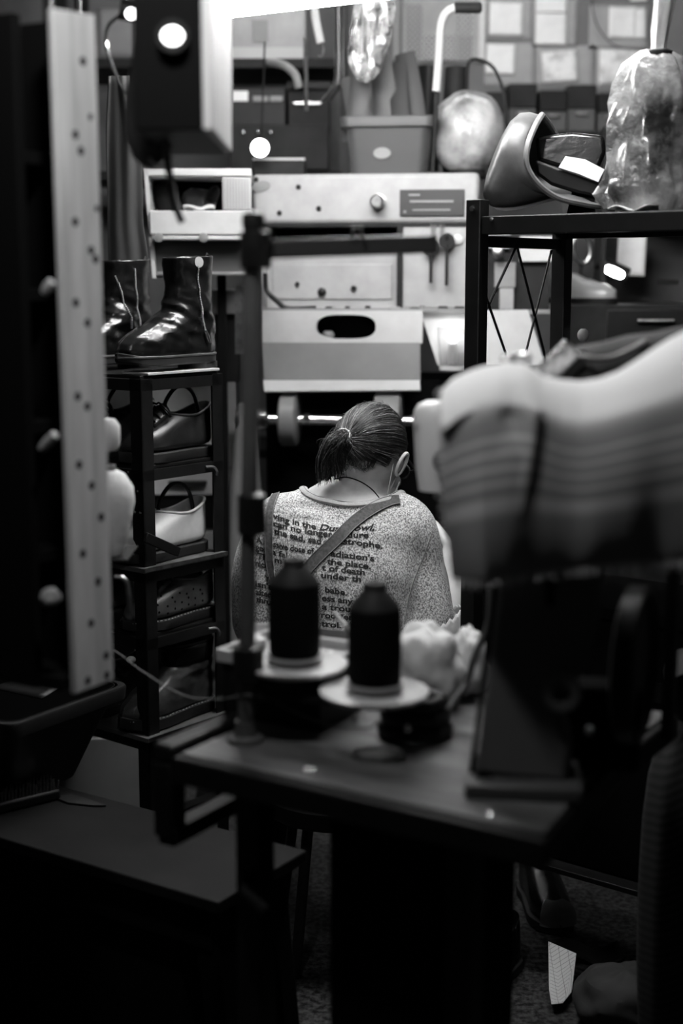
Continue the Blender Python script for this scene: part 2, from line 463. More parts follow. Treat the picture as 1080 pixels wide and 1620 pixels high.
obj('front_edge', MB().box((-w2, -.004, h - .006), (w2, 0, h)), M['bone'], t)
# ================================================================ shoe finishing machine
base = P(570, 620, 3.95)
fm = Frame((base.x, 3.95, 0), -7)
t = thing('finishing_machine', 'large pale enamelled shoe finishing machine behind the seated person', 'machine', fm)
MACH = t
def slab(px0, py0, px1, py1, y, d, name, m, bevel=.004, parent=None, **k):
    a, b = fm.y(px0, py0, y), fm.y(px1, py1, y)
    return obj(name, MB().box((a.x, y, b.z), (b.x, y + d, a.z)), m, parent or t, bevel=bevel, **k)
# top housing
a = fm.y(398, 276, 0); b = fm.y(757, 353, 0)
obj('top_housing', MB().box((a.x, 0, b.z), (b.x, .42, a.z)), M['panel'], t, bevel=.012)
TOPZ = a.z
np_ = slab(632, 300, 734, 342, -.006, .008, 'name_plate', mat('plate', .022, .4), .002)
for x0, x1, y0, y1 in ((646, 664, 307, 309.5), (648, 717, 317, 320), (638, 642, 333, 337), (652, 712, 331, 333)):
    a, b = fm.y(x0, y0, -.008), fm.y(x1, y1, -.008)
    obj('plate_line', MB().box((a.x, -.008, b.z), (b.x, -.005, a.z)), M['grey'], np_)
c = fm.y(413, 295, 0)
bd = obj('oval_badge', MB().lathe([(.0, -.001), (.026, -.001), (.026, .005), (.0, .006)], (0, 0, 0), (0, -1, 0)), mat('badge', .2, .4), t)
bd.location = (c.x, 0, c.z); bd.scale = (1, 1, .55); bd.rotation_euler = (0, RAD(-12), 0)
c = fm.y(598, 320, 0)
obj('knob', MB().lathe([(.022, -.001), (.022, .006), (.012, .008), (.012, .02), (.019, .024), (.019, .045), (.014, .05)], (c.x, 0, c.z), (0, -1, 0)), M['steel'], t)
for px, py in ((442, 337), (472, 296), (504, 330), (405, 284)):
    c = fm.y(px, py, 0)
    obj('screw_head', MB().lathe([(.007, 0), (.007, .003), (.004, .005)], (c.x, 0, c.z), (0, -1, 0), 12), M['dark'], t)
# joint under the housing, dark mouth, back panel and right door
slab(412, 353, 742, 358, .006, .3, 'joint_strip', M['dark'], .001)
slab(416, 357, 628, 392, .22, .02, 'mouth_back', M['blackm'], 0)
slab(410, 357, 420, 492, .02, .25, 'mouth_side', M['panel'], .003)
slab(420, 388, 628, 496, .06, .02, 'back_panel', M['panel'], .003)
slab(430, 418, 620, 474, .054, .006, 'access_cover', M['panel'], .004)
slab(628, 357, 636, 492, .0, .25, 'dark_seam', M['dark'], .001)
slab(636, 358, 742, 488, .01, .26, 'side_door', M['panel'], .004)
for px, py, r in ((509, 462, .012), (559, 456, .008), (470, 449, .006)):
    c = fm.y(px, py, .05)
    obj('bolt', MB().lathe([(r, -.004), (r, .006), (r * .6, .01)], (c.x, .052, c.z), (0, -1, 0), 12), M['black'], t)
c = fm.y(724, 379, .01)
obj('door_button', MB().lathe([(.014, -.001), (.014, .008), (.009, .011)], (c.x, .01, c.z), (0, -1, 0), 16), M['panelw'], t)
# ledge with dust, dark bent arm
a, b = fm.y(414, 484, -.03), fm.y(742, 492, -.03)
obj('ledge', MB().box((a.x, -.04, b.z - .004), (b.x, .06, b.z + .006)), M['grey'], t, bevel=.002)
obj('bent_lever', MB().tube(curve_pts([fm.y(419, 432, -.02), fm.y(422, 460, -.02), fm.y(440, 478, -.03), fm.y(456, 488, -.03), fm.y(500, 487, -.03)], 5), .007, 8), M['black'], t)
for i in range(10):
    px = rnd.uniform(515, 735); c = fm.y(px, 487, -.01)
    obj('leather_scrap', MB().ball((c.x, -.012, b.z + .006), (rnd.uniform(.008, .022), .012, rnd.uniform(.004, .012)), 8), M['dark'] if i % 3 else M['grey'], t)
# upper chute panel with an oval opening
def holed(y, name, parent):
    a, b = fm.y(414, 491, y), fm.y(668, 543, y)
    hc = fm.y(547, 517, y); hw = abs(fm.y(594, 517, y).x - hc.x); hh = abs(fm.y(547, 498, y).z - hc.z)
    n = 48; inner = []; outer = []
    for k in range(n):
        th = 2 * pi * k / n; cx, sz = cos(th), sin(th)
        ex = abs(cx) ** .62 * (1 if cx > 0 else -1); ez = abs(sz) ** .8 * (1 if sz > 0 else -1)
        inner.append(V((hc.x + hw * ex, y, hc.z + hh * ez)))
        s = min((((b.x if cx > 0 else a.x) - hc.x) / cx) if abs(cx) > 1e-6 else 1e9, (((a.z if sz > 0 else b.z) - hc.z) / sz) if abs(sz) > 1e-6 else 1e9)
        outer.append(V((hc.x + cx * s, y, hc.z + sz * s)))
    for cx_, cz_ in ((a.x, a.z), (b.x, a.z), (a.x, b.z), (b.x, b.z)):
        k = min(range(n), key=lambda k: (outer[k] - V((cx_, y, cz_))).length); outer[k] = V((cx_, y, cz_))
    d = V((0, .006, 0))
    return obj(name, MB().loft([[p + d for p in outer], outer, inner, [p + d for p in inner], [p + d * 2.5 for p in inner]], False, False), M['panelw'], t, bevel=.0, angle=30)
holed(-.05, 'chute_panel', t)
a, b = fm.y(420, 493, -.04), fm.y(664, 541, -.04)
obj('chute_interior', MB().box((a.x, .04, b.z), (b.x, .05, a.z)), M['blackm'], t)
for s, q in ((a.x, 1), (b.x, -1)):
    obj('chute_cheek', MB().box((min(s, s + q * .004), -.044, b.z), (max(s, s + q * .004), .05, a.z)), M['panel'], t)
obj('chute_lump', MB().ball(fm.y(519, 530, -.0), (.018, .012, .014), 10), M['grey'], t)
obj('chute_bottom', MB().box((a.x, -.044, b.z - .002), (b.x, .05, b.z + .002)), M['panel'], t)
# sloping hood and lip
hy0, hy1 = -.055, -.17
hd = mat('hood_enamel', .27, .45, ns=(10, .9, 1.06))
q = [fm.y(414, 542, hy0), fm.y(664, 542, hy0), fm.y(664, 601, hy1 + .1), fm.y(416, 601, hy1 + .1)]
q[2].y = q[3].y = hy0 + .004
obj('hood', MB().prism(q, (0, .006, 0)), hd, t)
l0, l1 = fm.y(416, 601, hy0), fm.y(664, 601, hy0)
m0, m1 = fm.y(418, 619, hy0 - .05), fm.y(665, 617, hy0 - .05)
obj('hood_lip', MB().prism([l0, l1, m1, m0], (0, .004, -.004)), M['panelw'], t)
# right cheek, seen past the black rack post, with slanted end
q = [fm.y(664, 492, -.02), fm.y(835, 490, -.02), fm.y(862, 578, -.02), fm.y(692, 578, -.02)]
obj('right_apron', MB().prism(q, (0, .012, 0)), M['panelw'], t)
q = [fm.y(757, 372, .05), fm.y(868, 378, .05), fm.y(868, 492, .05), fm.y(757, 492, .05)]
obj('right_column', MB().prism(q, (0, .2, 0)), M['dark'], t)
for a, b, c, d, m, n in ((772, 365, 808, 372, M['panelw'], 'white_rail'), (772, 386, 806, 393, M['panelw'], 'white_rail'), (822, 374, 874, 414, M['panelw'], 'white_plate'),
                         (782, 415, 815, 455, M['grey'], 'grey_valve_body'), (790, 456, 812, 490, M['panel'], 'pale_bracket'), (836, 490, 870, 497, M['grey'], 'ledge_end')):
    slab(a, b, c, d, .03, .02, n, m, .002)
c = fm.y(788, 400, .02)
obj('valve_knob', MB().lathe([(.006, 0), (.006, .02), (.016, .024), (.016, .036), (.008, .04)], (c.x, .03, c.z), (0, -1, 0), 16), M['steel'], t)
# machine body below
a, b = fm.y(420, 618, .05), fm.y(860, 580, .05)
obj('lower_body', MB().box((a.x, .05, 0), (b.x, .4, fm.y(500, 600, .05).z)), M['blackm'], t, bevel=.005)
p = fm.y(420, 618, .02)
# spindle with brush wheels
sp0, sp1 = fm.y(372, 652, -.06), fm.y(700, 662, -.06)
zc = fm.y(455, 664, -.06).z
obj('spindle', MB().lathe([(.016, 0), (.022, .01), (.022, .03), (.016, .05), (.016, abs(sp1.x - sp0.x))], (sp0.x, -.06, zc), (1, 0, 0), 20), M['chrome'], t)
def wheel(px0, px1, rad, name='buffing_wheel'):
    a, b = fm.y(px0, 664, -.06), fm.y(px1, 664, -.06); w = b.x - a.x
    return obj(name, MB().lathe([(rad * .25, 0), (rad * .9, 0), (rad, .006), (rad, w - .006), (rad * .9, w), (rad * .25, w)], (a.x, -.06, zc), (1, 0, 0), 36), M['grey'], t)
wheel(444, 472, .074); wheel(592, 636, .078)
a = fm.y(400, 652, -.06); b = fm.y(425, 652, -.06)
obj('spindle_collar', MB().lathe([(.02, 0), (.03, .006), (.03, b.x - a.x - .006), (.02, b.x - a.x)], (a.x, -.06, zc), (1, 0, 0), 20), M['chrome'], t)
obj('spindle_nut', MB().lathe([(.012, 0), (.018, .005), (.018, .02), (.01, .026)], (fm.y(478, 664, -.06).x, -.06, zc), (1, 0, 0), 6), M['steel'], t)
a = fm.y(372, 650, -.06)
obj('handwheel', MB().lathe([(.015, 0), (.034, .004), (.036, .014), (.03, .02), (.012, .024)], (a.x, -.06, zc), (1, 0, 0), 20), M['steel'], t)
# lamp inside the right corner
fl = Frame(P(716, 535, 3.86), 0)
t2 = thing('work_lamp', 'small lit lamp glowing in a clear plastic cup at the right of the machine', 'lamp', fl)
obj('bulb', MB().ball((0, 0, .005), .018, 14), mat('work_glow', 1, emit=14), t2)
cup = mat('clear_cup', .9, .12, trans=.9, spec=.4); cup.node_tree.nodes['Principled BSDF'].inputs['IOR'].default_value = 1.1
obj('cup', MB().lathe([(.032, -.075), (.034, -.07), (.042, .03), (.040, .03), (.032, -.068), (.0, -.07)], (0, 0, 0)), cup, t2)
obj('foot', MB().lathe([(.036, -.085), (.036, -.075), (.012, -.072), (.012, -.014)], (0, 0, 0)), M['panelw'], t2)

# tools on the door
def wrench(px, py0, py1, label, w=.012, jaw=True):
    a, b = P(px, py0, 3.9), P(px, py1, 3.9)
    f = Frame(((a.x + b.x) / 2, fm.w((0, 0, 0)).y - .02 + .0, b.z), -7)
    L = a.z - b.z
    pc = fm.l((a.x, a.y, a.z)); wv = fm.w((fm.y(px, py0, -.004).x, -.004, 0)); f = Frame((wv.x, wv.y, b.z), -7)
    t = thing('wrench', label, 'wrench', f, 'tools hung on the machine door')
    obj('shank', MB().bar((0, -.008, 0), (0, -.008, L * .8), .02, .008, (1, 0, 0)), M['dark'], t, bevel=.002)
    obj('jaw', MB().lathe([(.013, 0), (.022, 0), (.022, .01), (.013, .01)], (0, -.005, L * .88), (0, -1, 0), 20), M['dark'], t)
    obj('hook', MB().tube([(0, .006, L * .95), (0, -.02, L * .95), (0, -.022, L * .99)], .003, 6), M['steel'], t)
wrench(682, 384, 448, 'dark wrench on the machine door, the left one of two')
wrench(707, 372, 452, 'dark wrench on the machine door, the right one, beside the pale button')

# ================================================================ extraction hood on the left
fh = Frame((P(310, 400, 3.72).x, 3.72, 0), 3)
t = thing('extraction_hood', 'white framed dust extraction hood with open dark window, left of the machine', 'hood', fh)
def hs(a, b, c, d, y, dep, name, m, bevel=.003):
    p, q = fh.y(a, b, y), fh.y(c, d, y)
    return obj(name, MB().box((p.x, y, q.z), (q.x, y + dep, p.z)), m, t, bevel=bevel)
hs(228, 266, 398, 279, 0, .3, 'top_frame', M['panelw'])
hs(232, 279, 352, 332, .2, .02, 'window_back', M['blackm'], 0)
gm = mat('perforated_sheet', .4, .5)
g = hs(351, 280, 398, 333, .004, .02, 'perforated_grille', gm)
for i in range(9):
    a = fh.y(354 + i * 4.6, 282, .002); b = fh.y(354 + i * 4.6, 331, .002)
    obj('grille_rib', MB().box((a.x, .0, b.z), (a.x + .003, .006, a.z)), M['panel'], g)
hs(236, 333, 399, 371, -.012, .25, 'white_band', M['panelw'])
hs(240, 373, 397, 380, -.03, .25, 'lower_lip', M['panelw'])
hs(240, 381, 398, 434, .03, .22, 'lower_panel', mat('hood_grey', .09, .5, ns=(6, .85, 1.1)))
hs(240, 430, 398, 436, .02, .22, 'bottom_edge', M['grey'])
p = [fh.y(227, 266, 0), fh.y(233, 266, 0), fh.y(247, 440, 0), fh.y(241, 440, 0)]
obj('left_frame', MB().prism(p, (0, .26, 0)), M['panelw'], t)
for px in (251, 322):
    c = fh.y(px, 376, -.03); obj('hinge', MB().lathe([(.012, -.001), (.012, .006), (.006, .008)], (c.x, -.03, c.z), (0, -1, 0), 14), M['grey'], t)
a, b = fh.y(343, 436, .1), fh.y(357, 436, .1)
obj('stand', MB().box((a.x, .1, .01), (b.x, .14, a.z)), M['blackm'], t, bevel=.004)
obj('stand_foot', MB().box((a.x - .08, .04, 0), (b.x + .08, .2, .012)), M['blackm'], t, bevel=.003)
# contents of the window
for i, (px, py, rx, rz, m, l) in enumerate([(263, 312, .035, .045, M['dark'], 'dark rounded shoe last at the left inside the hood window'), (316, 318, .05, .03, M['leatherb'], 'brown leather scrap bundle lying low inside the hood window'),
                            (338, 308, .018, .028, M['dark'], 'small dark tin at the right inside the hood window')]):
    c = P(px, py, 3.85); 
    mb = MB().ball((c.x, c.y, c.z), (rx, .03, rz), 14)
    for v in mb.b.verts:
        v.co += noise.noise_vector(v.co * 22 + V((i, 0, 0))) * .012
    tag(obj(('shoe_last', 'leather_bundle', 'polish_tin')[i], mb, m), l, ('last', 'leather', 'tin')[i])
c = P(315, 329, 3.76)
tag(obj('white_rag', MB().grid(lambda u, v: (c.x + (u - .5) * .08, c.y + (v - .5) * .05, c.z + .003 * sin(u * 9) + .004 * cos(v * 9 + u * 4)), 16, 6), M['clothw'], solid=.004), 'small crumpled white rag at the lower edge of the hood window', 'rag')

# pale cabinet standing behind the shoe rack
fc = Frame((P(300, 700, 4.02).x, 4.02, 0), 2)
t = thing('drawer_cabinet', 'pale grey drawer cabinet seen through the shoe rack', 'cabinet', fc)
a, b = fc.y(206, 604, 0), fc.y(372, 604, 0)
obj('body', MB().box((a.x, 0, 0), (b.x, .3, a.z)), M['grey'], t, bevel=.004)
for y0, y1 in ((700, 738), (742, 782), (840, 900), (905, 985), (990, 1060)):
    p, q = fc.y(214, y0, 0), fc.y(366, y1, 0)
    d = obj('drawer', MB().box((p.x, -.014, q.z), (q.x, 0, p.z)), M['panel'] if y0 in (700, 742) else M['grey'], t, bevel=.003)
    obj('handle', MB().box((p.x + (q.x - p.x) * .35, -.03, (p.z + q.z) / 2 - .006), (p.x + (q.x - p.x) * .75, -.014, (p.z + q.z) / 2 + .006)), M['dark'], d, bevel=.002)
p, q = fc.y(214, 786, 0), fc.y(366, 836, 0)
obj('dark_recess', MB().box((p.x, -.004, q.z), (q.x, 0, p.z)), M['blackm'], t)
TOPC = a.z
for i, (x0, x1, y0, y1, m, l, c) in enumerate([(334, 378, 458, 497, M['panel'], 'pale box on its dark stand between boots and machine', 'box'), (336, 362, 520, 560, M['dark'], 'dark tin under the pale box behind the boots', 'tin')]):
    p, q = P(x0, y0, 3.98), P(x1, y1, 3.98)
    if i == 0:
        f = Frame(((p.x + q.x) / 2, 4.02, TOPC), 2); w2 = (q.x - p.x) / 2
        t = thing('pale_box', l, c, f)
        obj('body', MB().box((-w2, -.03, q.z - TOPC), (w2, .12, p.z - TOPC)), m, t, bevel=.004)
        obj('stand', MB().box((-w2 * .9, 0, 0), (w2 * .9, .1, q.z - TOPC)), M['dark'], t, bevel=.004)
# machine upright left: conical pale duct and white-edged strip
du = MB().loft([[V((x + r * cos(k * pi / 8), y + r * sin(k * pi / 8), z)) for k in range(16)] for x, y, z, r in
               [(P(384, 520, 3.9).x, 3.92, 0, .07), (P(384, 520, 3.9).x, 3.92, .7, .06), (P(386, 520, 3.9).x, 3.92, P(386, 640, 3.9).z, .022)]])
tag(obj('dust_duct', du, M['grey']), 'grey tapering dust duct rising to the left end of the spindle', 'duct')
st = MB().bar(P(381, 452, 3.8), P(381, 560, 3.8), .022, .03, (1, 0, 0))
tag(obj('metal_strip', st, M['steel']), 'upright bright metal strip left of the thread stand pole', 'strip')
# ================================================================ things on the machine top
def lofted_tub(fr, w0, d0, w1, d1, h, m, t, rim=.012, name='body'):
    def ring(w, d, z, n=8, r=.03):
        out = []
        for cx, cy, a0 in ((w - r, d - r, 0), (-w + r, d - r, 90), (-w + r, -d + r, 180), (w - r, -d + r, 270)):
            for k in range(n): 
                a = RAD(a0 + 90 * k / (n - 1)); out.append(V((cx + r * cos(a), cy + r * sin(a), z)))
        return out
    obj(name, MB().loft([ring(w0, d0, 0), ring(w1, d1, h), ring(w1 - .004, d1 - .004, h), ring(w0 - .004, d0 - .004, .005)], True, True), m, t)
    obj('rim', MB().loft([ring(w1 - .003, d1 - .003, h - .03), ring(w1 + rim, d1 + rim, h - .028), ring(w1 + rim + .002, d1 + rim + .002, h - .004), ring(w1 + rim, d1 + rim, h), ring(w1 - .005, d1 - .005, h), ring(w1 - .005, d1 - .005, h - .03)], False, False), m, t)
a, b = P(556, 280, 4.05), P(684, 280, 4.05); c = P(620, 180, 4.0)
ztop = fm.w((0, 0, TOPZ)).z
ft = Frame(((a.x + b.x) / 2, 4.16, ztop), -7)
t = thing('storage_tub', 'grey plastic tub of leather strips on the machine top', 'tub', ft)
w0 = (b.x - a.x) / 2; h = c.z - ztop
tub = mat('grey_tub', .055, .5)
lofted_tub(ft, w0 * .95, .09, w0 * 1.08, .11, h, tub, t)
s = ft.y(604, 242, -.105)
o = obj('oval_sticker', MB().lathe([(.0, 0), (.022, 0), (.022, .003), (0, .0035)], (0, 0, 0), (0, -1, 0)), M['grey'], t, label='pale oval sticker')
o.location = (s.x, -.1005, s.z); o.scale = (1.1, 1, .7)
strips = [((556, 168), (572, 90), .030, 'leaning left edge'), ((585, 182), (556, 120), .034, 'wide'), ((612, 180), (600, 88), .034, 'upright'), ((640, 180), (628, 100), .026, 'narrow'), ((660, 180), (640, 84), .03, 'tall')]
lab = ['leftmost', 'slanting wide', 'upright middle', 'narrow right-middle', 'rightmost tall']
for i, ((x0, y0), (x1, y1), wd, _) in enumerate(strips):
    p, q = P(x0, y0 + 60, 4.2), P(x1, y1, 4.16 + .02 * i)
    p = V((p.x, 4.16 + .03 * (i % 3 - 1), max(p.z, ztop + .012)))
    mid = (p + q) / 2 + V((.006 * (-1) ** i, 0, 0))
    mb = MB().tube(curve_pts([p, mid, q], 6), wd, 8, flat=.16, up=(.2, 1, 0))
    tag(obj('leather_strip', mb, mat('strip_leather_%d' % i, (.04, .055, .06, .03, .045)[i], .5)), '%s dark leather strip standing in the grey tub' % lab[i], 'leather strip', 'leather strips in the grey tub')
# dark leather rolls behind the bent pipe
for i, (px, py, ww, hh, l) in enumerate([(676, 150, 40, 90, 'black leather roll standing between the tub and the bent pipe'), (722, 150, 36, 90, 'black leather roll just right of the bent pipe'), (758, 118, 30, 30, 'small black roll above the pale round bundle')]):
    p, q = P(px, py - hh / 2, 4.35), P(px, py + hh / 2, 4.35)
    r = ww / F * 4.35 / 2
    zb = ztop if i < 2 else q.z
    mb = MB().tube([(p.x, 4.4, zb), (p.x, 4.4, (zb + p.z) / 2), (p.x + .005, 4.4, p.z)], [r, r * 1.02, r * .96], 18)
    mb.tube([(p.x, 4.4, p.z - .01), (p.x, 4.4, p.z + .004)], r * .4, 12)
    for v in mb.b.verts: v.co += noise.noise_vector(v.co * 14) * .01
    if i < 2:
        tag(obj('leather_roll', mb, M['dark'] if i else M['blackp']), l, 'roll', 'dark leather rolls on the machine top')
# bent pipe with grip
fp = Frame((P(684, 280, 4.02).x, 4.02, ztop), 0)
t = thing('pipe_lever', 'pale bent pipe with a dark grip rising above the machine', 'lever', fp)
pp = [P(684, 275, 4.02), P(688, 200, 4.02), P(690, 145, 4.02), P(694, 90, 4.02), P(697, 45, 4.02), P(701, 28, 4.02), P(710, 17, 4.02), P(722, 12, 4.02)]
pp[0].z = ztop
obj('pipe', MB().tube(curve_pts(pp[2:], 8), .0115, 12), M['bone'], t, world=True)
obj('rod', MB().tube(pp[:3], .006, 10), M['dark'], t, world=True)
obj('grip', MB().lathe([(.010, 0), (.0155, .003), (.0155, .07), (.01, .075)], (0, 0, 0), (1, 0, 0), 16), M['dark'], t).location = fp.l(P(718, 12, 4.02))
obj('foot_plate', MB().box((-.03, -.03, 0), (.03, .03, .008)), M['dark'], t, bevel=.002)
# round pale bundle in plastic, with cable hoop
c = P(746, 206, 4.05); r = 60 / F * 4.05
plast = mat('cloudy_plastic', .42, .3, ns=(7, .12, 1.15, .36, .62), bump=(26, .6, .01), coat=.4)
mb = MB().ball((0, 0, 0), (r * 1.0, r * .85, r * 1.06), 32)
for v in mb.b.verts:
    n = v.co.normalized(); v.co += n * (noise.noise(v.co * 16) * .008 + (.004 * abs(sin(6 * math.atan2(n.x, n.y))) if n.z > .4 else 0))
f = Frame((c.x, c.y + .12, ztop), 0)
t = thing('plastic_bundle', 'pale round plastic-wrapped bundle in front of the back wall', 'bundle', f)
ob = obj('wrapping', mb, plast, t); ob.location = (0, 0, c.z - ztop + .003)
ft2 = MB().lathe([(.05, 0), (.055, .004), (.045, .05), (.03, .08)], (0, 0, 0))
obj('foot', ft2, M['dark'], t)
cl = curve_pts([P(738, 150, 4.3), P(741, 100, 4.3), P(760, 95, 4.28), P(782, 110, 4.25), P(797, 150, 4.2), P(801, 195, 4.18), P(799, 240, 4.15), V((P(796, 275, 4.12).x, 4.12, ztop + .005))], 8)
tag(obj('cable_loop', MB().tube(cl, .005, 8), M['dark']), 'dark cable looping round the right side of the pale bundle', 'cable')
# hanging clear plastic bag, upper middle
cb = mat('clear_bag_plastic', .5, .12, ns=(18, .15, 1.2, .42, .62), bump=(20, .9, .02), alpha=.62, coat=1.0)
def sack(levels, seed, n=40, amp=.02, fold=9):
    rings = []
    for (x, y, z, rx, ry) in levels:
        rr = []
        for k in range(n):
            a = 2 * pi * k / n
            f = 1 + .10 * sin(fold * a + seed + z * 20) + .05 * sin(17 * a - z * 30)
            p = V((x + rx * f * cos(a), y + ry * f * sin(a), z))
            p += noise.noise_vector(p * 11 + V((seed, 0, 0))) * amp
            rr.append(p)
        rings.append(rr)
    return MB().loft(rings)
YB = 4.05
def lv(px, py, wpx, ratio=.5): p = P(px, py, YB); return (p.x, p.y, p.z, wpx / F * YB / 2, wpx / F * YB / 2 * ratio)
mb = sack([lv(592, -30, 62), lv(594, -5, 60), lv(592, 20, 62), lv(588, 45, 60), lv(584, 70, 58), lv(580, 92, 50), lv(576, 112, 40), lv(574, 128, 24), lv(574, 134, 8)], 3.1)
f = Frame(P(592, 0, YB), 0)
t = thing('clear_bag', 'crumpled clear plastic bag hanging over the grey tub', 'bag', f)
obj('film', mb, cb, t, world=True)
obj('hang_cord', MB().tube([P(592, -20, YB), V((P(592, -20, YB).x, YB, 2.75))], .003, 6), M['cord'], t, world=True)
fh2 = Frame(P(598, 20, 4.06), 0)
mb = MB()
for i in range(5):
    mb.tube(curve_pts([P(570 + 12 * i, -20, 4.06), P(574 + 9 * i, 40, 4.02 + .02 * i), P(572 + 6 * i, 100 + 5 * (i % 2), 4.05)], 6), .008, 8, flat=.35)
tag(obj('shiny_straps', mb, mat('shiny_strap', .5, .2, coat=1), label=None), 'bundle of shiny narrow straps inside the clear hanging bag', 'straps', kind='stuff')
# ================================================================ black steel rack on the right
p0 = P(755, 345, 2.9)
RY = -38
fk = Frame((p0.x, 2.9, 0), RY)              # local +x runs right and towards the viewer, +y right and away
LD = .345; LW = .78
zt = P(770, 343, 2.9).z; zb = P(770, 372, 2.9).z; ztop_r = P(755, 316, 2.9).z
t = thing('steel_rack', 'black steel rack with crossed wire side standing at the right', 'rack', fk)
for x in (0, LW):
    for y in (0, LD):
        obj('post', MB().box((x - .017, y - .017, 0), (x + .017, y + .017, ztop_r if y == 0 and x == 0 else zt - .001)), M['black'], t, bevel=.002)
obj('front_beam', MB().box((.018, -.014, zb), (LW - .018, .01, zt)), M['black'], t, bevel=.002)
obj('rear_beam', MB().box((.018, LD - .01, zb), (LW - .018, LD + .012, zt)), M['black'], t, bevel=.002)
obj('side_beam', MB().box((-.012, .018, zb + .01), (.01, LD - .018, zt)), M['black'], t, bevel=.002)
obj('top_panel', MB().box((.0, .0, zt - .006), (LW, LD, zt - .001)), M['black'], t)
zr = P(770, 382, 2.9).z
obj('side_rail', MB().box((-.01, .018, zr - .011), (.008, LD - .018, zr + .011)), M['black'], t, bevel=.002)
def side(px, py): return fk.x(px, py, 0)
for (a, b) in (((817, 388), (770, 488)), ((817, 388), (864, 572)), ((872, 396), (828, 572)), ((768, 468), (804, 572))):
    obj('wire_brace', MB().tube([side(*a), side(*b)], .0028, 6), M['black'], t)
c = fk.y(747, 330, -.018)
obj('bolt_head', MB().lathe([(.006, 0), (.006, .003), (.003, .004)], (c.x, -.017, c.z), (0, -1, 0), 12), M['chrome'], t)
c = fk.y(778, 347, -.014)
obj('bolt_head', MB().lathe([(.004, 0), (.004, .003), (.002, .004)], (c.x, -.014, c.z), (0, -1, 0), 12), M['steel'], t)
for z in (1.02, .25):  # low shelf added with the black crate, its shadow darkens the floor
    obj('shelf_panel', MB().box((.005, .005, z - .012), (LW - .005, LD - .005, z)), M['black'], t, bevel=.002)

fcr = Frame(fk.w((.30, LD / 2, .2505)), RY)
t = thing('dark_fill_crate', 'black crate added on the low shelf of the steel rack to darken that corner', 'crate', fcr)  # black mass added so the space under the rack stays dark
obj('body', MB().box((-.25, -.13, 0), (.25, .13, .55)), M['blackm'], t, bevel=.006)
obj('rim', MB().box((-.258, -.138, .53), (.258, .138, .56)), M['blackm'], t, bevel=.005)
for x in (-.12, .12): obj('handle_hole', MB().box((x - .05, -.133, .38), (x + .05, -.129, .42)), M['blackp'], t)
# ---------------- shoes on the rack's middle level, only their toes catch the light
def toe_shoe(c, yaw, label, s=1.0, pitch=0):
    """low shoe, toe towards local -y"""
    f = Frame(c, yaw); t = thing('shoe', label, 'shoe', f, 'shoes lying in the rack')
    rings = []
    for i in range(15):
        v = i / 14; y = -.14 + .27 * v
        w = interp([(0, .006), (.12, .034), (.35, .047), (.65, .036), (.92, .033), (1, .012)], v)
        h = interp([(0, .03), (.15, .05), (.4, .066), (.6, .085), (1, .088)], v)
        rings.append([V((w * cos(a) * s, y * s, (.018 + max(0, sin(a)) * h if sin(a) > 0 else .018) * s)) for a in [2 * pi * k / 20 for k in range(20)]])
    obj('upper', MB().loft(rings), mat('toe_leather', .2, .3), t)
    so = []
    for z in (0, .02):
        so.append([V((interp([(0, .004), (.1, .034), (.35, .05), (.65, .037), (.92, .035), (1, .006)], v) * sg * s, (-.147 + .284 * v) * s, z * s)) for sg, rng in ((1, range(0, 15)), (-1, range(14, -1, -1))) for v in [k / 14 for k in rng]])
    obj('sole', MB().loft(so), M['blackp'], t)
    if pitch:
        for ch in t.children: ch.rotation_euler = (RAD(pitch), 0, 0)
    return t
# a dark wall cupboard behind the rack carries them
fw = Frame((P(985, 420, 4.0).x, 4.05, 0), -6)
t = thing('dark_cupboard', 'dark cupboard standing behind the black rack on the right', 'cupboard', fw)
a, b = fw.y(893, 480, 0), fw.y(1120, 480, 0)
z0 = P(900, 482, 4.0).z
obj('lower_body', MB().box((a.x, 0, 0), (b.x, .45, z0)), M['dark'], t, bevel=.004)
obj('back_board', MB().box((a.x, .4, z0), (b.x, .43, z0 + .5)), M['wall_dark'], t)
obj('upright', MB().box((fw.y(948, 480, .1).x, .1, z0), (fw.y(956, 480, .1).x, .4, z0 + .5)), M['dark'], t)
obj('upper_shelf', MB().box((fw.y(1018, 480, .1).x, .1, z0 + .24), (b.x, .4, z0 + .26)), M['dark'], t)
for y0, y1 in ((490, 560), (566, 640)):
    p, q = fw.y(960, y0, 0), fw.y(1110, y1, 0)
    d = obj('drawer', MB().box((p.x, -.012, q.z), (q.x, 0, p.z)), M['blackp'], t, bevel=.003)
    obj('handle', MB().tube([((p.x + q.x) / 2 - .05, -.025, p.z - .03), ((p.x + q.x) / 2 + .05, -.025, p.z - .03)], .005, 8), M['steel'], d)
pc = P(915, 470, 4.0)
toe_shoe((P(915, 478, 4.15).x, 4.14, fw.w((0, 0, z0)).z), 48, 'white-toed shoe on the dark cupboard below the glowing lamp', .85)
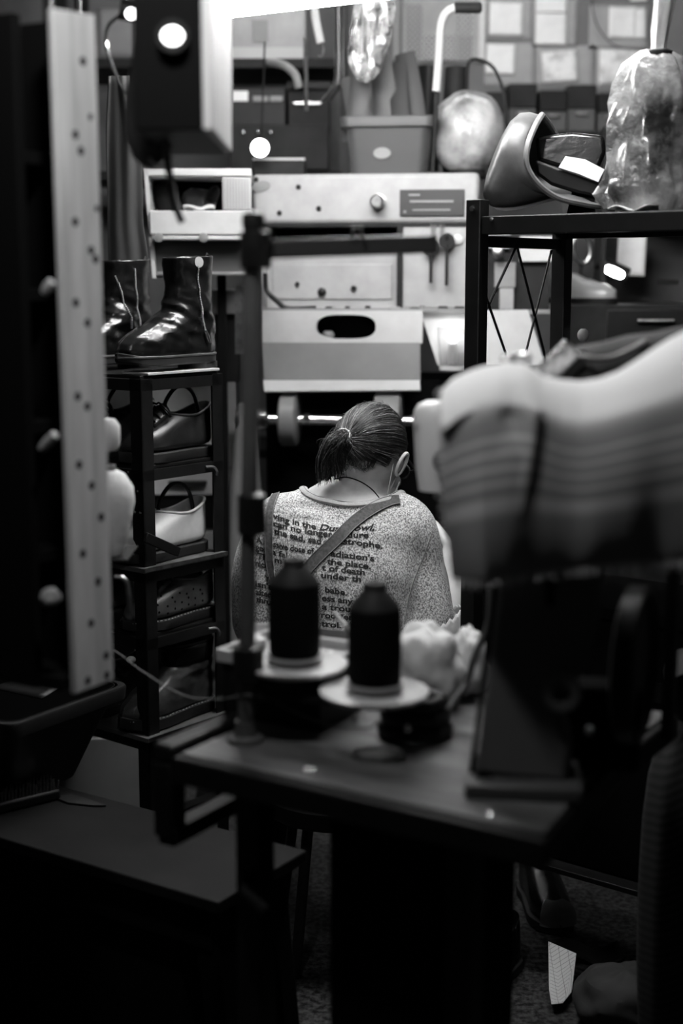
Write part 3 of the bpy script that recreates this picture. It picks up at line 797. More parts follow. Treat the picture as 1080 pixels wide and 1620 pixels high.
# small lit reading lamp
p = P(971, 430, 3.7)
fl = Frame((p.x, 4.28, z0), -6)
t = thing('clip_lamp', 'short glowing lamp tube in front of the dark cupboard, beside the blank sheet', 'lamp', fl)
a, b = P(957, 424, 4.18), P(986, 437, 4.18)
obj('glow_tube', MB().tube([a, a.lerp(b, .12), a.lerp(b, .5), a.lerp(b, .88), b], [.006, .0115, .013, .0115, .006], 14), mat('clip_glow', 1, emit=30), t, world=True)
ax = (b - a).normalized()
obj('shade', MB().tube([a - ax * .02 + V((0, .03, .012)), b + ax * .02 + V((0, .03, .012))], .02, 12), M['blackp'], t, world=True)
m_ = (a + b) / 2 + V((0, .04, .012)); base_ = V((m_.x, 4.30, z0))
obj('stem', MB().tube(curve_pts([m_, m_ + V((.01, .06, -.03)), V((m_.x, 4.28, z0 + .1)), V((m_.x, 4.28, z0))], 6), .005, 8), M['blackp'], t, world=True)
# round mirror-like lid & steel item
f = Frame((P(925, 405, 4.3).x, 4.36, z0), 0)
t = thing('oval_frame', 'dark oval frame with a bright lower rim beside the rack post', 'frame', f)
cz = P(926, 392, 4.3).z - z0
obj('ring', MB().tube([(.026 * cos(k * pi / 12) - .005 * sin(k * pi / 12), 0, cz + .045 * sin(k * pi / 12)) for k in range(25)], .007, 8), M['steel'], t)
obj('stand', MB().tube([(0, .01, 0), (0, .01, cz - .045)], .005, 8), M['dark'], t)
p = P(1056, 446, 4.0)
mb = MB().tube([(-.035, 0, 0), (.035, 0, 0)], .007, 10)
tag(obj('steel_tube', MB().tube([P(1040, 446, 4.14), P(1072, 447, 4.14)], .007, 10), M['chrome']), 'short polished metal tube lying on the cupboard shelf at the right edge', 'tube')
bx = P(905, 528, 3.3)
tag(obj('white_ball', MB().ball(P(922, 530, 3.2), (.013, .013, .015), 14), M['bone']), 'small white round ball above the shiny packet', 'ball')

# ================================================================ on the rack top
# leather tote lying on its side, mouth towards the right
zt_w = zt
ft = Frame((P(845, 330, 3.0).x, 3.0, zt_w), 0)
def T_(px, py, y=0.0): return ft.y(px, py, y)
mouth = curve_pts([T_(857, 182, .0), T_(846, 200, -.05), T_(834, 232, -.08), T_(833, 262, -.09), T_(850, 290, -.09), T_(880, 312, -.08), T_(920, 322, -.06), T_(948, 326, -.02),
                   T_(950, 322, .10), T_(935, 290, .14), T_(905, 255, .14), T_(880, 215, .10), T_(864, 190, .05)], 5)[:-1]
n = len(mouth)
cen = sum(mouth, V()) / n
tail = [T_(758, 331, -.02)]
def ringat(k, c, sx, sz, ddy=0):
    out = []
    for i, p in enumerate(mouth):
        out.append(V((c.x + (p.x - cen.x) * sx, (p.y - cen.y) * 1.0 + cen.y + ddy, max(.006, c.z + (p.z - cen.z) * sz))))
    return out
c1 = T_(846, 252, cen.y); c2 = T_(818, 275, cen.y); c3 = T_(792, 298, cen.y); c4 = T_(770, 318, cen.y)
rings = [mouth, ringat(1, c1, .86, .95), ringat(2, c2, .62, .78), ringat(3, c3, .42, .52), ringat(4, c4, .24, .2)]
for r in rings:
    for p in r: p.z = max(p.z, .006)
t = thing('leather_tote', 'grained dark leather tote lying open on the rack top', 'bag', ft)
mb = MB().loft(rings, False, True)
for v in mb.b.verts:
    v.co += noise.noise_vector(v.co * 9) * .007
    v.co.z = max(v.co.z, .003)
obj('body', mb, M['leatherg'], t, solid=.006, sub=1)
obj('rim', MB().tube(mouth + [mouth[0]], .0065, 8), mat('rim_leather', .13, .45, ns=(20, .7, 1.2)), t)
# dark box with white label, in front of the tote mouth
fb = Frame((P(905, 300, 2.95).x, 2.97, zt_w), -14)
t = thing('dark_pouch', 'black stiff pouch with a big white paper label, stuck in the tote mouth', 'pouch', fb)
q = [fb.y(846, 252, 0), fb.y(950, 290, 0), fb.y(948, 312, 0), fb.y(915, 306, 0), fb.y(870, 292, 0), fb.y(848, 275, 0)]
obj('body', MB().prism(q, (0, .05, 0)), M['blackp'], t, bevel=.006)
q = [fb.y(846, 216, .03), fb.y(905, 209, .03), fb.y(955, 214, .03), fb.y(958, 240, .03), fb.y(940, 282, .03), fb.y(850, 254, .03)]
obj('upper_flap', MB().prism(q, (0, .03, 0)), M['leather'], t, bevel=.008)
q = [fb.y(894, 247, -.004), fb.y(925, 252, -.004), fb.y(956, 268, -.004), fb.y(946, 288, -.004), fb.y(915, 275, -.004), fb.y(883, 265, -.004)]
obj('paper_label', MB().prism(q, (0, .003, 0)), M['paper'], t, label='white creased paper label')
q = [(.0, 0, .0), (.06, 0, 0), (.06, .05, 0), (0, .05, 0)]
obj('foot', MB().prism([(-.01, .01, 0), (.05, .01, 0), (.045, .03, fb.y(905, 300, 0).z), (0, .03, fb.y(905, 300, 0).z)], (0, .015, 0)), M['blackp'], t)
# folded paper slip at the beam edge
s0 = fk.z(970, 334, zt + .0)
f = Frame(fk.w((s0.x, .03, zt)), RY)
mb = MB().grid(lambda u, v: ((u - .5) * .085, (v - .5) * .05 - .01, .003 + .005 * sin(u * 8)), 10, 4)
w = obj('paper_slip', mb, M['paper'], solid=.002); w.location = f.o + V((0, 0, .003)); w.rotation_euler = (0, 0, f.yaw)
tag(w, 'white paper slip lying on the rack edge beside the clear sack', 'paper')
# clear sack at the right
smk = mat('smoky_sack', .45, .2, ns=(8, .10, 1.15, .36, .60), bump=(16, .8, .02), coat=.6)
YB = 2.72
def lv(px, py, wpx, ratio=.55): p = P(px, py, YB); return (p.x, p.y + .04, p.z, wpx / F * YB / 2, wpx / F * YB / 2 * ratio)
zz = zt + .004
l0 = lv(1043, 322, 150); l1 = lv(1042, 310, 168)
lev = [(l0[0], l0[1], zz, l0[3], l0[4])] + [l1] + [lv(1040, 280, 150), lv(1042, 240, 142), lv(1044, 200, 138), lv(1046, 160, 134), lv(1048, 120, 120), lv(1050, 92, 84), lv(1051, 76, 36)]
mb = sack(lev, 5.7, 56, .016, 7)
fs = Frame((l0[0], l0[1], zz), 0)
t = thing('plastic_sack', 'tall mottled see-through plastic sack standing at the right end of the rack top', 'sack', fs)
for v in mb.b.verts: v.co.z = max(v.co.z, zz)
obj('film', mb, smk, t, world=True)
nk = []
for i, (px, py, w) in enumerate([(1050, 82, 26), (1050, 66, 22), (1052, 40, 26), (1057, 10, 30), (1062, -20, 34)]):
    nk.append(lv(px, py, w, .7))
obj('highlight_neck', sack(nk, 1.2, 24, .004, 6), M['clothw'], t, world=True, label='bright highlight built as a twisted neck')  # white neck stands for a streak of reflected light on the sack
obj('tie', MB().tube([V((P(1051, 79, YB).x + .02 * cos(a), P(1051, 79, YB).y + .04 + .018 * sin(a), P(1051, 79, YB).z)) for a in [k * pi / 8 for k in range(17)]], .006, 6), M['dark'], t, world=True)
# ================================================================ hanging display cabinet with a drilled pale board
Z0 = P(120, 1099, 1.92).z
pA = P(119, 1099, 1.92)
fl = Frame((pA.x, 1.92, 0), -30)
t = thing('hanging_cabinet', 'dark hanging cabinet with a pale drilled wooden side board at the left', 'cabinet', fl)
ztp = P(82, 12, 1.92).z
# local -y is not facing us: the side board lies in the plane x=0, depth runs along +y
D = .085
top_x = -.002      # the board leans a little to the left at the top
q0 = [(-.009, 0, Z0), (0, 0, Z0), (0, D, Z0), (-.009, D, Z0)]
q1 = [(top_x - .009, 0, ztp), (top_x, 0, ztp), (top_x, D, ztp + .004), (top_x - .009, D, ztp + .004)]
sb = obj('side_board', MB().hexa([V(p) for p in q0] + [V(p) for p in q1]), M['wood'], t, bevel=.002, label='pale drilled wooden board')
def on_board(px, py):
    o, d = fl._r(px, py)
    # plane through the leaning face
    n = V((ztp - Z0, 0, -(top_x))).normalized()
    p0 = V((0, 0, Z0)); k = (p0 - o).dot(n) / d.dot(n); return o + d * k, n
holes = [(131, 97), (119, 213), (128, 239), (119, 351), (144, 396), (151, 410), (120, 479), (138, 511), (123, 627), (138, 643), (125, 735), (145, 768), (160, 818), (131, 876), (155, 920), (144, 986), (168, 1037), (169, 1068), (139, 1077), (143, 185), (153, 330)]
for i, (px, py) in enumerate(holes):
    p, n = on_board(px, py); r = .0062 if i < 19 else .0045
    obj('drilled_hole', MB().lathe([(0, .0004), (r, .0004), (r, -.002), (0, -.002)], p, n, 14), M['dark'], sb)
W_ = .42
obj('back_board', MB().box((-W_, D - .012, Z0), (top_x - .02, D, ztp)), M['blackm'], t)
obj('bottom_board', MB().box((-W_, 0, Z0), (-.026, D - .014, Z0 + .02)), M['blackm'], t, bevel=.002)
for k in range(1, 5):
    z = Z0 + k * (ztp - Z0) / 5
    obj('shelf', MB().box((-W_, .004, z - .009), (-.075, D - .014, z + .009)), M['blackm'], t, bevel=.002)
obj('front_stile', MB().box((-.14, -.004, Z0), (-.068, .012, ztp)), M['blackm'], t, bevel=.002)
for x in (-.35, -.08):
    obj('hanger_rod', MB().tube([(x, D - .006, ztp - .1), (x, D - .006, 2.75)], .006, 8), M['black'], t)
# pale capsules standing in for light reflections, and a paper ball
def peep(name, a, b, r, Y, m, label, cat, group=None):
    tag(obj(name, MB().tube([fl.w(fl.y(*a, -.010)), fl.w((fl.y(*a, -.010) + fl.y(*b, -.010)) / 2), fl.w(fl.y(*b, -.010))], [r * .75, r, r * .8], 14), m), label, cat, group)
zz = [Z0 + k * (ztp - Z0) / 5 for k in range(5)]
peep('glint_capsule', (70, 463), (82, 445), .0075, 1.905, M['bone'], 'small pale slanted capsule in place of a reflection on the dark cabinet front, the upper one', 'knob', 'pale slanted glints')
peep('glint_capsule', (66, 710), (87, 687), .0075, 1.905, M['bone'], 'longer pale slanted capsule in place of a reflection on the dark cabinet front, the lower one', 'knob', 'pale slanted glints')
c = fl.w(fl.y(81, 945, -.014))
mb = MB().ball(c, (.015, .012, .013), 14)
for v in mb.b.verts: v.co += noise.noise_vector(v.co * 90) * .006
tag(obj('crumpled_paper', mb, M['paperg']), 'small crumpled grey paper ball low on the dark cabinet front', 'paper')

# ================================================================ hanging black box with a pale side, upper left
YN, YF = 1.85, 2.22
xr = (342 - CX) / F * YN
zb_ = P(338, 205, YN).z
fb = Frame((xr, YN, 0), 0)
t = thing('hanging_box', 'black box with a pale wooden right side hanging at the top left', 'box', fb)
wl = fb.y(214, 205, 0).x
obj('front_board', MB().box((wl, 0, zb_), (-.012, .012, zb_ + .5)), M['blackm'], t, bevel=.002)
obj('left_board', MB().box((wl, .012, zb_), (wl + .012, .37, zb_ + .5)), M['black'], t, bevel=.002)
obj('bottom_board', MB().box((wl + .012, .012, zb_), (-.012, .37, zb_ + .012)), M['black'], t)
pl = fb.x(368, 0, 0)
obj('right_board', MB().hexa([V(p) for p in [(-.012, 0, zb_ + .0), (0, 0, zb_ + .0), (0, .32, zb_), (-.012, .32, zb_)]] +
                            [V(p) for p in [(-.012, .0, zb_ + .5), (0, .0, zb_ + .5), (0, .41, zb_ + .5), (-.012, .41, zb_ + .5)]]), M['wood'], t, bevel=.002, label='pale wooden side board')
for x in (wl + .03, -.04):
    obj('hanger_rod', MB().tube([(x, .18, zb_ + .012), (x, .18, 2.75)], .005, 8), M['black'], t)
# bright round spot built as a glowing lens on the box front
p = fb.y(275, 60, 0)
f = Frame((xr + p.x, YN - .002, p.z), 0)
t = thing('glow_spot', 'small round glowing spot on the black hanging box', 'lamp', f)
obj('housing', MB().lathe([(.012, 0), (.02, .002), (.02, .014), (.016, .014), (.0, .012)], (0, 0, 0), (0, -1, 0), 24), M['blackp'], t)
e = obj('lens', MB().ball((0, -.012, 0), (.0145, .004, .0115), 16), mat('spot_glow', 1, emit=6), t)
# black pouch hanging in front of it with a long strap
def hang_pouch():
    f = Frame(P(238, 180, 2.05), 0)
    t = thing('black_pouch', 'black pouch hanging below the black box with a strap dangling from it', 'pouch', f)
    lv_ = [(236, 262, 14), (238, 245, 56), (238, 220, 76), (237, 180, 80), (238, 140, 74), (240, 100, 62), (241, 40, 52), (242, -30, 50)]
    rings = []
    for px, py, w in lv_:
        p = P(px, py, 2.05); r = w / F * 2.05 / 2
        rings.append([V((p.x + r * cos(a), 2.05 + r * .45 * sin(a), p.z + .004 * sin(3 * a))) for a in [2 * pi * k / 24 for k in range(24)]])
    obj('body', MB().loft(rings), M['clothd'], t, world=True)
    obj('hang_cord', MB().tube([P(242, -25, 2.05), V((P(242, -25, 2.05).x, 2.05, 2.75))], .004, 6), M['blackp'], t, world=True)
    obj('strap', MB().tube(curve_pts([P(262, 190, 2.0), P(264, 240, 2.0), P(270, 290, 2.02), P(278, 325, 2.02), P(288, 352, 2.02)], 6), [.0105] * 25, 8, flat=.5), M['blackp'], t, world=True)
    obj('thin_cord', MB().tube(curve_pts([P(236, 250, 2.0), P(248, 262, 2.0), P(262, 262, 2.0), P(278, 248, 2.0)], 5), .0018, 6), M['cord'], t, world=True)
hang_pouch()
# clip lamp with a wire
p = P(206, 24, 2.3)
f = Frame(p, 0)
t = thing('clip_spot', 'small lit clip lamp with a curved wire at the upper left', 'lamp', f)
obj('bulb', MB().ball((.004, -.012, .0), (.010, .008, .009), 14), mat('clip_spot_glow', 1, emit=7), t)
obj('body', MB().tube([(-.016, .01, .012), (.012, .012, .006)], [.018, .016], 12), M['blackp'], t)
obj('bracket', MB().tube([(0, .015, .01), (0, .02, 2.75 - p.z)], .004, 8), M['blackp'], t)
obj('wire', MB().tube(curve_pts([P(190, 24, 2.31), P(172, 40, 2.31), P(167, 66, 2.31), P(174, 96, 2.31), P(186, 125, 2.31), P(202, 152, 2.31)], 8), .0028, 8), M['chrome'], t, world=True)
pp = sheet
sheet('pinned_card', 156, 14, 212, 88, M['paperg'], 'pale grey card behind the clip lamp wire at the upper left', 'card', tilt=1)
# dark apron cloth hanging left of the hood
def apron(u, v):
    px0, px1 = interp([(0, 172), (.3, 168), (.7, 170), (1, 172)], v), interp([(0, 205), (.3, 224), (.7, 226), (1, 236)], v)
    py = 120 + 310 * v
    Y = 3.35 + .006 * sin(u * 6 + v * 2.5) + .002 * sin(u * 17 + v)
    return P(px0 + (px1 - px0) * u, py, Y)
t_ = obj('hanging_apron', MB().grid(apron, 40, 20), mat('apron_cloth', .03, .9, bump=(40, .3)), solid=.004)
tag(t_, 'dark grey apron hanging in folds between the drilled board and the hood', 'apron')
# ================================================================ black shoe rack with footwear
pc = P(222, 600, 3.0)
fs = Frame((pc.x, 3.0, 0), -39)              # +y runs along the visible short side, -x along the hidden long side
SL, SW = .25, .62
ZT = P(222, 600, 3.0).z
t = thing('shoe_rack', 'black angle-iron shoe rack holding repaired footwear at the left', 'rack', fs)
RACK = t
def angle_post(x, y, sx, sy):
    w = .034; th = .004
    mb = MB().box((min(x, x + sx * w), min(y, y + sy * th), 0), (max(x, x + sx * w), max(y, y + sy * th), ZT))
    mb.box((min(x, x + sx * th), min(y, y + sy * w), 0), (max(x, x + sx * th), max(y, y + sy * w), ZT))
    return obj('post', mb, M['black'], t)
angle_post(.0, 0, -1, 1); angle_post(0, SL, -1, -1); angle_post(-SW, 0, 1, 1); angle_post(-SW, SL, 1, -1)
shelf_z = [ZT, P(222, 744, 3.0).z, P(222, 905, 3.0).z, P(222, 1012, 3.0).z, P(222, 1172, 3.0).z, P(222, 1300, 3.0).z]
for i, z in enumerate(shelf_z):
    s = obj('side_rail', MB().box((-.005, .005, z - .026), (.0, SL - .005, z - .002)).box((-.03, .005, z - .006), (-.005, SL - .005, z - .002)), M['black'], t)
    obj('front_rail', MB().box((-SW + .005, .0, z - .026), (-.005, .004, z - .002)), M['black'], t)
    if i < 5:
        wood = i in (2, 4)
        obj('shelf_board', MB().box((-SW + .008, -.012 if wood else .006, z - .001), (.012 if wood else -.008, SL - .006, z + (.010 if wood else .006))), mat('shelf_wood_%d' % i, .11, .5, ns=(5, .7, 1.2), stretch=(1, 6, 1)) if wood else M['black'], t, bevel=.001)
        if wood: obj('metal_edge', MB().box((.012, -.012, z + .002), (.0145, SL - .006, z + .0105)), M['steel'], t)
# pale slat under the boots, open chain hooks on the far post
obj('pale_slat', MB().box((-.08, .02, ZT + .0065), (.002, SL - .012, ZT + .012)), M['bone'], t, bevel=.001, label='pale slat')
for z in (shelf_z[1], shelf_z[3]):
    obj('rail_hook', MB().tube(curve_pts([(.002, SL - .06, z - .012), (.006, SL - .04, z - .014), (.007, SL - .03, z - .024), (.004, SL - .028, z - .034)], 5), .0028, 6), M['steel'], t)
for k, (px, py) in enumerate(((199, 719), (203, 747), (218, 777), (214, 810), (222, 811))):
    p = fs.y(px, py, -.002); obj('rivet', MB().ball((p.x, -.002, p.z), .0035, 8), M['chrome'], t)

FP = [(0, 0), (.05, .5), (.14, .82), (.3, 1.0), (.5, .86), (.68, .72), (.85, .74), (.95, .52), (1, 0)]
def outline(z, yt, yh, w, b, n=36, tilt=0, skew=0):
    out = []
    for k in range(n):
        a = 2 * pi * k / n; tt = (1 - cos(a)) / 2
        f = interp(FP, tt) if tt not in (0, 1) else 0
        hw = w * ((1 - b) * f + b * 2 * math.sqrt(max(0, tt * (1 - tt))))
        y = yt + (yh - yt) * tt
        x = hw * (1 if sin(a) >= 0 else -1) + skew * (1 - tt) ** 2
        out.append(V((x, y, z + tilt * (tt - .5))))
    return out
def build_upper(levels, wr=0.0, seed=0, inner=.93, depth=.05, dip=0.0):
    lv_ = [tuple(l) + ((0,) if len(l) == 5 else ()) for l in levels]
    if wr > .003:                           # many close rings so that creases can form
        out = []
        for p, q in zip(lv_, lv_[1:]):
            m = max(2, int((q[0] - p[0]) / .0045))
            for k in range(m): out.append(tuple(p[i] + (q[i] - p[i]) * k / m for i in range(6)))
        lv_ = out + [lv_[-1]]
    nn = 60 if wr > .003 else 36
    rings = [outline(*l[:5], n=nn, tilt=l[5]) for l in lv_]
    for i, r in enumerate(rings):
        f = (i / (len(rings) - 1)) ** 2.5
        ys = [p.y for p in r]; y0, y1 = min(ys), max(ys)
        for p in r: p.z -= dip * f * max(0, sin(pi * (p.y - y0) / (y1 - y0))) ** 1.3
    top = rings[-1]; c = sum(top, V()) / len(top)
    if wr > .003:
        for r in rings:
            cc = sum(r, V()) / len(r)
            for p in r:
                z = p.z; k = math.exp(-((z - .105) / .05) ** 2) + .25
                if z < .04: k *= max(0, (z - .028) / .012)
                w = noise.noise(V((p.x * 9, p.y * 13 - z * 9, z * 34 + p.y * 14)) + V((seed, 0, 0)))
                w2 = noise.noise(V((p.x * 20, p.y * 30, z * 60 - p.y * 22)) + V((seed + 7, 0, 0)))
                d = (1 - 2.6 * abs(w)) * wr * .62 + w2 * wr * .3
                n = (p - cc); n.z = 0; n.normalize(); p += n * d * k
    mb = MB().loft(rings + [[p + V((0, 0, .002)) for p in [c + (q - c) * .965 for q in top]], [c + (p - c) * inner for p in top], [c + (p - c) * .82 - V((0, 0, depth)) for p in top]], True, True)
    return mb
def on_skin(up, pts, off=.001):
    """put points (side, y, z) on a shoe's surface"""
    bm = bmesh.new(); bm.from_mesh(up.data); tr = BVHTree.FromBMesh(bm); out = []
    for s, y, z in pts:
        h = tr.ray_cast(V((s * .3, y, z)), V((-s, 0, 0)))
        if h[0] is not None: out.append(h[0] + V((s * off, 0, 0)))
    bm.free(); return out
def sole_mesh(yt, yh, w, z0, z1, grow=.004, toe_up=0.0, arch=0.0):
    def rg(z, g): 
        r = outline(z, yt - g, yh + g, w + g, 0)
        for p in r:
            tt = (p.y - yt) / (yh - yt)
            p.z += toe_up * max(0, 1 - tt / .25) ** 2 + arch * max(0, 1 - abs(tt - .6) / .22)
        return r
    return MB().loft([rg(z0, grow * .4), rg(z0 + .003, grow), rg(z1 - .002, grow), rg(z1, grow * .3)])
BOOT = [(.030, -.140, .132, .047, 0), (.045, -.143, .134, .049, 0), (.062, -.135, .135, .048, .05), (.078, -.112, .134, .046, .15), (.092, -.078, .132, .043, .32), (.108, -.040, .130, .041, .55), (.125, -.016, .128, .040, .8),
        (.145, -.002, .126, .040, 1), (.17, .004, .125, .040, 1), (.2, .004, .126, .041, 1), (.218, .001, .128, .043, 1), (.243, -.001, .130, .044, 1, .006)]
ZIPM = mat('zip_metal', .62, .45, metal=.3)
def zipper(t, pts, puller=True):
    mb = MB(); c = curve_pts(pts, 3)
    L = 0
    for a, b in zip(c, c[1:]): 
        mb.bar((a * 3 + b) / 4, (a + b * 3) / 4, .0052, .0026)
    z = obj('zip', mb, ZIPM, t, label='metal zip')
    if puller:
        e = c[-1]; obj('zip_puller', MB().tube([e, e + V((.003, .004, -.012)), e + V((.004, .010, -.028))], [.004, .0048, .003], 8, flat=.5), M['chrome'], z)
def boot(loc, label, sticker=False, side=1, seed=0):
    f = Frame(loc, -39); b = thing('zip_boot', label, 'boot', f, 'zip boots on top of the shoe rack')
    up = obj('upper', build_upper(BOOT, .0105, seed, depth=.1), M['leather'], b, sub=1)
    obj('sole', sole_mesh(-.142, .134, .048, .012, .031, .006, toe_up=.010), M['rubber'], b)
    obj('welt', MB().tube(outline(.031, -.147, .139, .053, 0) + [outline(.031, -.147, .139, .053, 0)[0]], .003, 6), M['leatherb'], b)
    obj('heel', MB().loft([[p for p in outline(z, .048, .137, .040, .35)] for z in (0, .014)]), M['rubber'], b)
    zipper(b, on_skin(up, [(1, .052 + .001 * i, .226 - .011 * i) if i < 9 else (1, .06 + .004 * (i - 8), .226 - .011 * i) for i in range(14)]))
    if side < 0: zipper(b, on_skin(up, [(1, .012 + .003 * i, .21 - .012 * i) for i in range(11)]), False)
    if sticker:  # thin pale disc set on the boot shaft
        s = obj('round_disc', MB().lathe([(0, 0), (.0118, 0), (.0118, .0012), (0, .0016)], (0, 0, 0), (.9, -.1, .05), 24), M['paperg'], b, label='pale round disc')
        q_ = on_skin(up, [(1, .056, .232)], .001)[0]; s.location = q_
    obj('pull_tab', MB().tube([(0, .131, .22), (0, .136, .243), (0, .128, .25), (0, .122, .235)], .006, 8, flat=.4), M['leather'], b)
    return b
def on_rack(x, y, z): return fs.w((x, y, z))
boot(on_rack(-.052, .132, ZT + .0125), 'shiny black zip boot with a pale round disc on top of the shoe rack', True, 1, 0)
boot(on_rack(-.245, .125, ZT + .0065), 'shiny black zip boot on the rack top, behind the one with the disc', False, -1, 4)

LOW = [(.022, -.136, .128, .046, 0), (.038, -.139, .131, .048, 0), (.056, -.130, .132, .047, .05, .004), (.072, -.105, .131, .044, .15, .012), (.088, -.066, .130, .041, .35, .016), (.101, -.034, .129, .038, .6, .016), (.110, -.014, .128, .036, .75, .016)]
COL = outline(.111, -.014, .128, .036, .75, tilt=.016)
for _p in COL: _p.z -= .014 * max(0, sin(pi * (_p.y + .014) / .142)) ** 1.3
def low_shoe(name, loc, label, m, group, tongue=True, laces=False, loop=True, dots=False, soleM=None, stitch=False, scale=1.0):
    f = Frame(loc, -39); b = thing(name, label, 'shoe', f, group)
    up = obj('upper', build_upper(LOW, .0018, 3, inner=.93, depth=.045, dip=.014), m, b, sub=1)
    obj('sole', sole_mesh(-.139, .131, .048, 0, .023, .005, toe_up=.008), soleM or M['rubber'], b)
    obj('collar', MB().tube(COL + [COL[0]], .0032, 8), m, b)
    if stitch:
        mb = MB(); o_ = outline(.024, -.142, .134, .052, 0, n=150)
        for i in range(0, 150, 2): mb.bar(o_[i], o_[i + 1], .0014, .0014)
        obj('welt_stitching', mb, M['bone'], b)
    if tongue: obj('tongue', MB().grid(lambda u, v: ((u - .5) * .048, -.060 + .05 * v, .094 + .030 * v - .02 * (abs(u - .5) * 2) ** 2), 8, 6), m, b, solid=.004)
    if laces:
        mb = MB()
        for i in range(4):
            y = -.062 + .014 * i; z = .098 + .007 * i
            mb.tube([(-.022, y, z - .010), (-.010, y + .002, z - .001), (.010, y + .005, z - .001), (.022, y + .007, z - .010)], .0022, 6)
        la = obj('laces', mb, M['blackp'], b)
        for s in (-1, 1):
            mb = MB().tube(curve_pts([(0, -.028, .124), (s * .018, -.038, .128), (s * .038, -.034, .112), (s * .034, -.022, .098), (s * .008, -.026, .120)], 5), .0022, 6)
            obj('lace_bow', mb, M['blackp'], la)
    if loop:
        obj('shoe_tree_loop', MB().tube(curve_pts([(0, -.012, .095), (0, -.002, .128), (0, .026, .155), (0, .058, .158), (0, .084, .140), (0, .096, .110), (0, .1, .085)], 6), .0046, 8), M['blackp'], b)
    if dots:
        dg = bpy.context.evaluated_depsgraph_get(); tr = BVHTree.FromObject(up, dg)
        for i in range(9):
            for j in range(3):
                y = -.10 + .024 * i; z = .036 + .016 * j + (.006 if i % 2 else 0)
                for s in (1,):
                    h = tr.ray_cast(V((s * .2, y - .03 * (j == 2), z)), V((-s, 0, 0)))
                    if h[0] is not None: obj('punched_hole', MB().lathe([(0, 0), (.0028, 0), (.0028, .0006), (0, .0007)], h[0] - h[1] * .0002, h[1], 8), M['blackm'], up)
    return b
bl = mat('black_calf', .022, .32, ns=(30, .6, 1.5), bump=(110, .15, .001))
low_shoe('lace_shoe', on_rack(-.056, .128, shelf_z[1] + .007), 'black lace-up shoe with a loop handle under the zip boots', bl, 'shoes on the rack', laces=True)
low_shoe('lace_shoe', on_rack(-.21, .10, shelf_z[1] + .007), 'black lace-up shoe mostly hidden behind the rack post on the second level', bl, 'shoes on the rack', laces=True)
low_shoe('white_shoe', on_rack(-.058, .108, shelf_z[2] + .0115), 'white slip-on shoe with dark sole on the middle wooden shelf', M['whitel'], 'shoes on the rack', tongue=False)
low_shoe('white_shoe', on_rack(-.20, .075, shelf_z[2] + .0115), 'second white slip-on shoe, mostly hidden by the rack post', M['whitel'], 'shoes on the rack', tongue=False)
pg = mat('punched_leather', .075, .36, ns=(22, .7, 1.35), bump=(90, .2, .001))
low_shoe('perforated_shoe', on_rack(-.056, .128, shelf_z[3] + .007), 'grey perforated leather shoe on the shelf below the white shoe', pg, 'shoes on the rack', laces=True, dots=True, stitch=True)
low_shoe('perforated_shoe', on_rack(-.21, .10, shelf_z[3] + .007), 'grey perforated shoe farther along its shelf, mostly hidden by the rack post', pg, 'shoes on the rack', laces=True)
# tall dark work boot on the lowest shelf
f = Frame(on_rack(-.058, .118, shelf_z[4] + .0115), -39)
b = thing('work_boot', 'dark creased ankle boot with a stitched welt on the lowest wooden shelf', 'boot', f)
AB = [(.026, -.138, .13, .047, 0), (.042, -.141, .133, .049, 0), (.058, -.133, .133, .048, .05), (.075, -.108, .132, .046, .2), (.092, -.070, .131, .043, .4), (.11, -.035, .130, .042, .7), (.13, -.018, .128, .042, .95), (.155, -.014, .128, .043, 1), (.175, -.016, .132, .046, 1, .008)]
obj('upper', build_upper(AB, .006, 9, depth=.07), M['leatherb'], b, sub=1)
obj('collar_band', MB().loft([outline(.125, -.022, .131, .044, .95), outline(.15, -.019, .131, .0455, 1), outline(.172, -.02, .135, .048, 1, tilt=.008)], False, False), M['leather'], b, solid=.004, sub=1)
obj('sole', sole_mesh(-.141, .133, .049, 0, .027, .006, toe_up=.01), M['rubber'], b)
mb = MB(); o_ = outline(.028, -.145, .137, .053, 0, n=150)
for i in range(0, 150, 2): mb.bar(o_[i], o_[i + 1], .0014, .0014)
obj('welt_stitching', mb, M['bone'], b)
tag(obj('work_boot_tag', MB().ball(fs.w((-.05, .0, shelf_z[4] + .175)), (.011, .008, .008), 12), M['paper']), 'small white tag stuck beside the dark ankle boot on the lowest shelf', 'tag')
low_shoe('lace_shoe', on_rack(-.22, .10, shelf_z[4] + .0115), 'black shoe in the dark of the lowest shelf, left of the post', bl, 'shoes on the rack', loop=False)
# black flat bar across the white shoe
q0, q1 = fs.x(230, 850, .018), fs.x(283, 874, .018)
tag(obj('flat_bar', MB().bar(fs.w(q0), fs.w(q1), .008, .022), M['blackp'], bevel=.002), 'black flat bar lying across the sole of the white shoe', 'bar')
# pale wooden board behind the lowest shelf
p, q = P(92, 1165, 3.45), P(200, 1206, 3.45)
tag(obj('pale_board', MB().box((p.x - .1, 3.5, 0), (q.x + .03, 3.52, P(150, 1170, 3.5).z)), mat('dim_board', .25, .6, ns=(5, .8, 1.1))), 'plain grey board leaning behind the lowest part of the shoe rack', 'board')
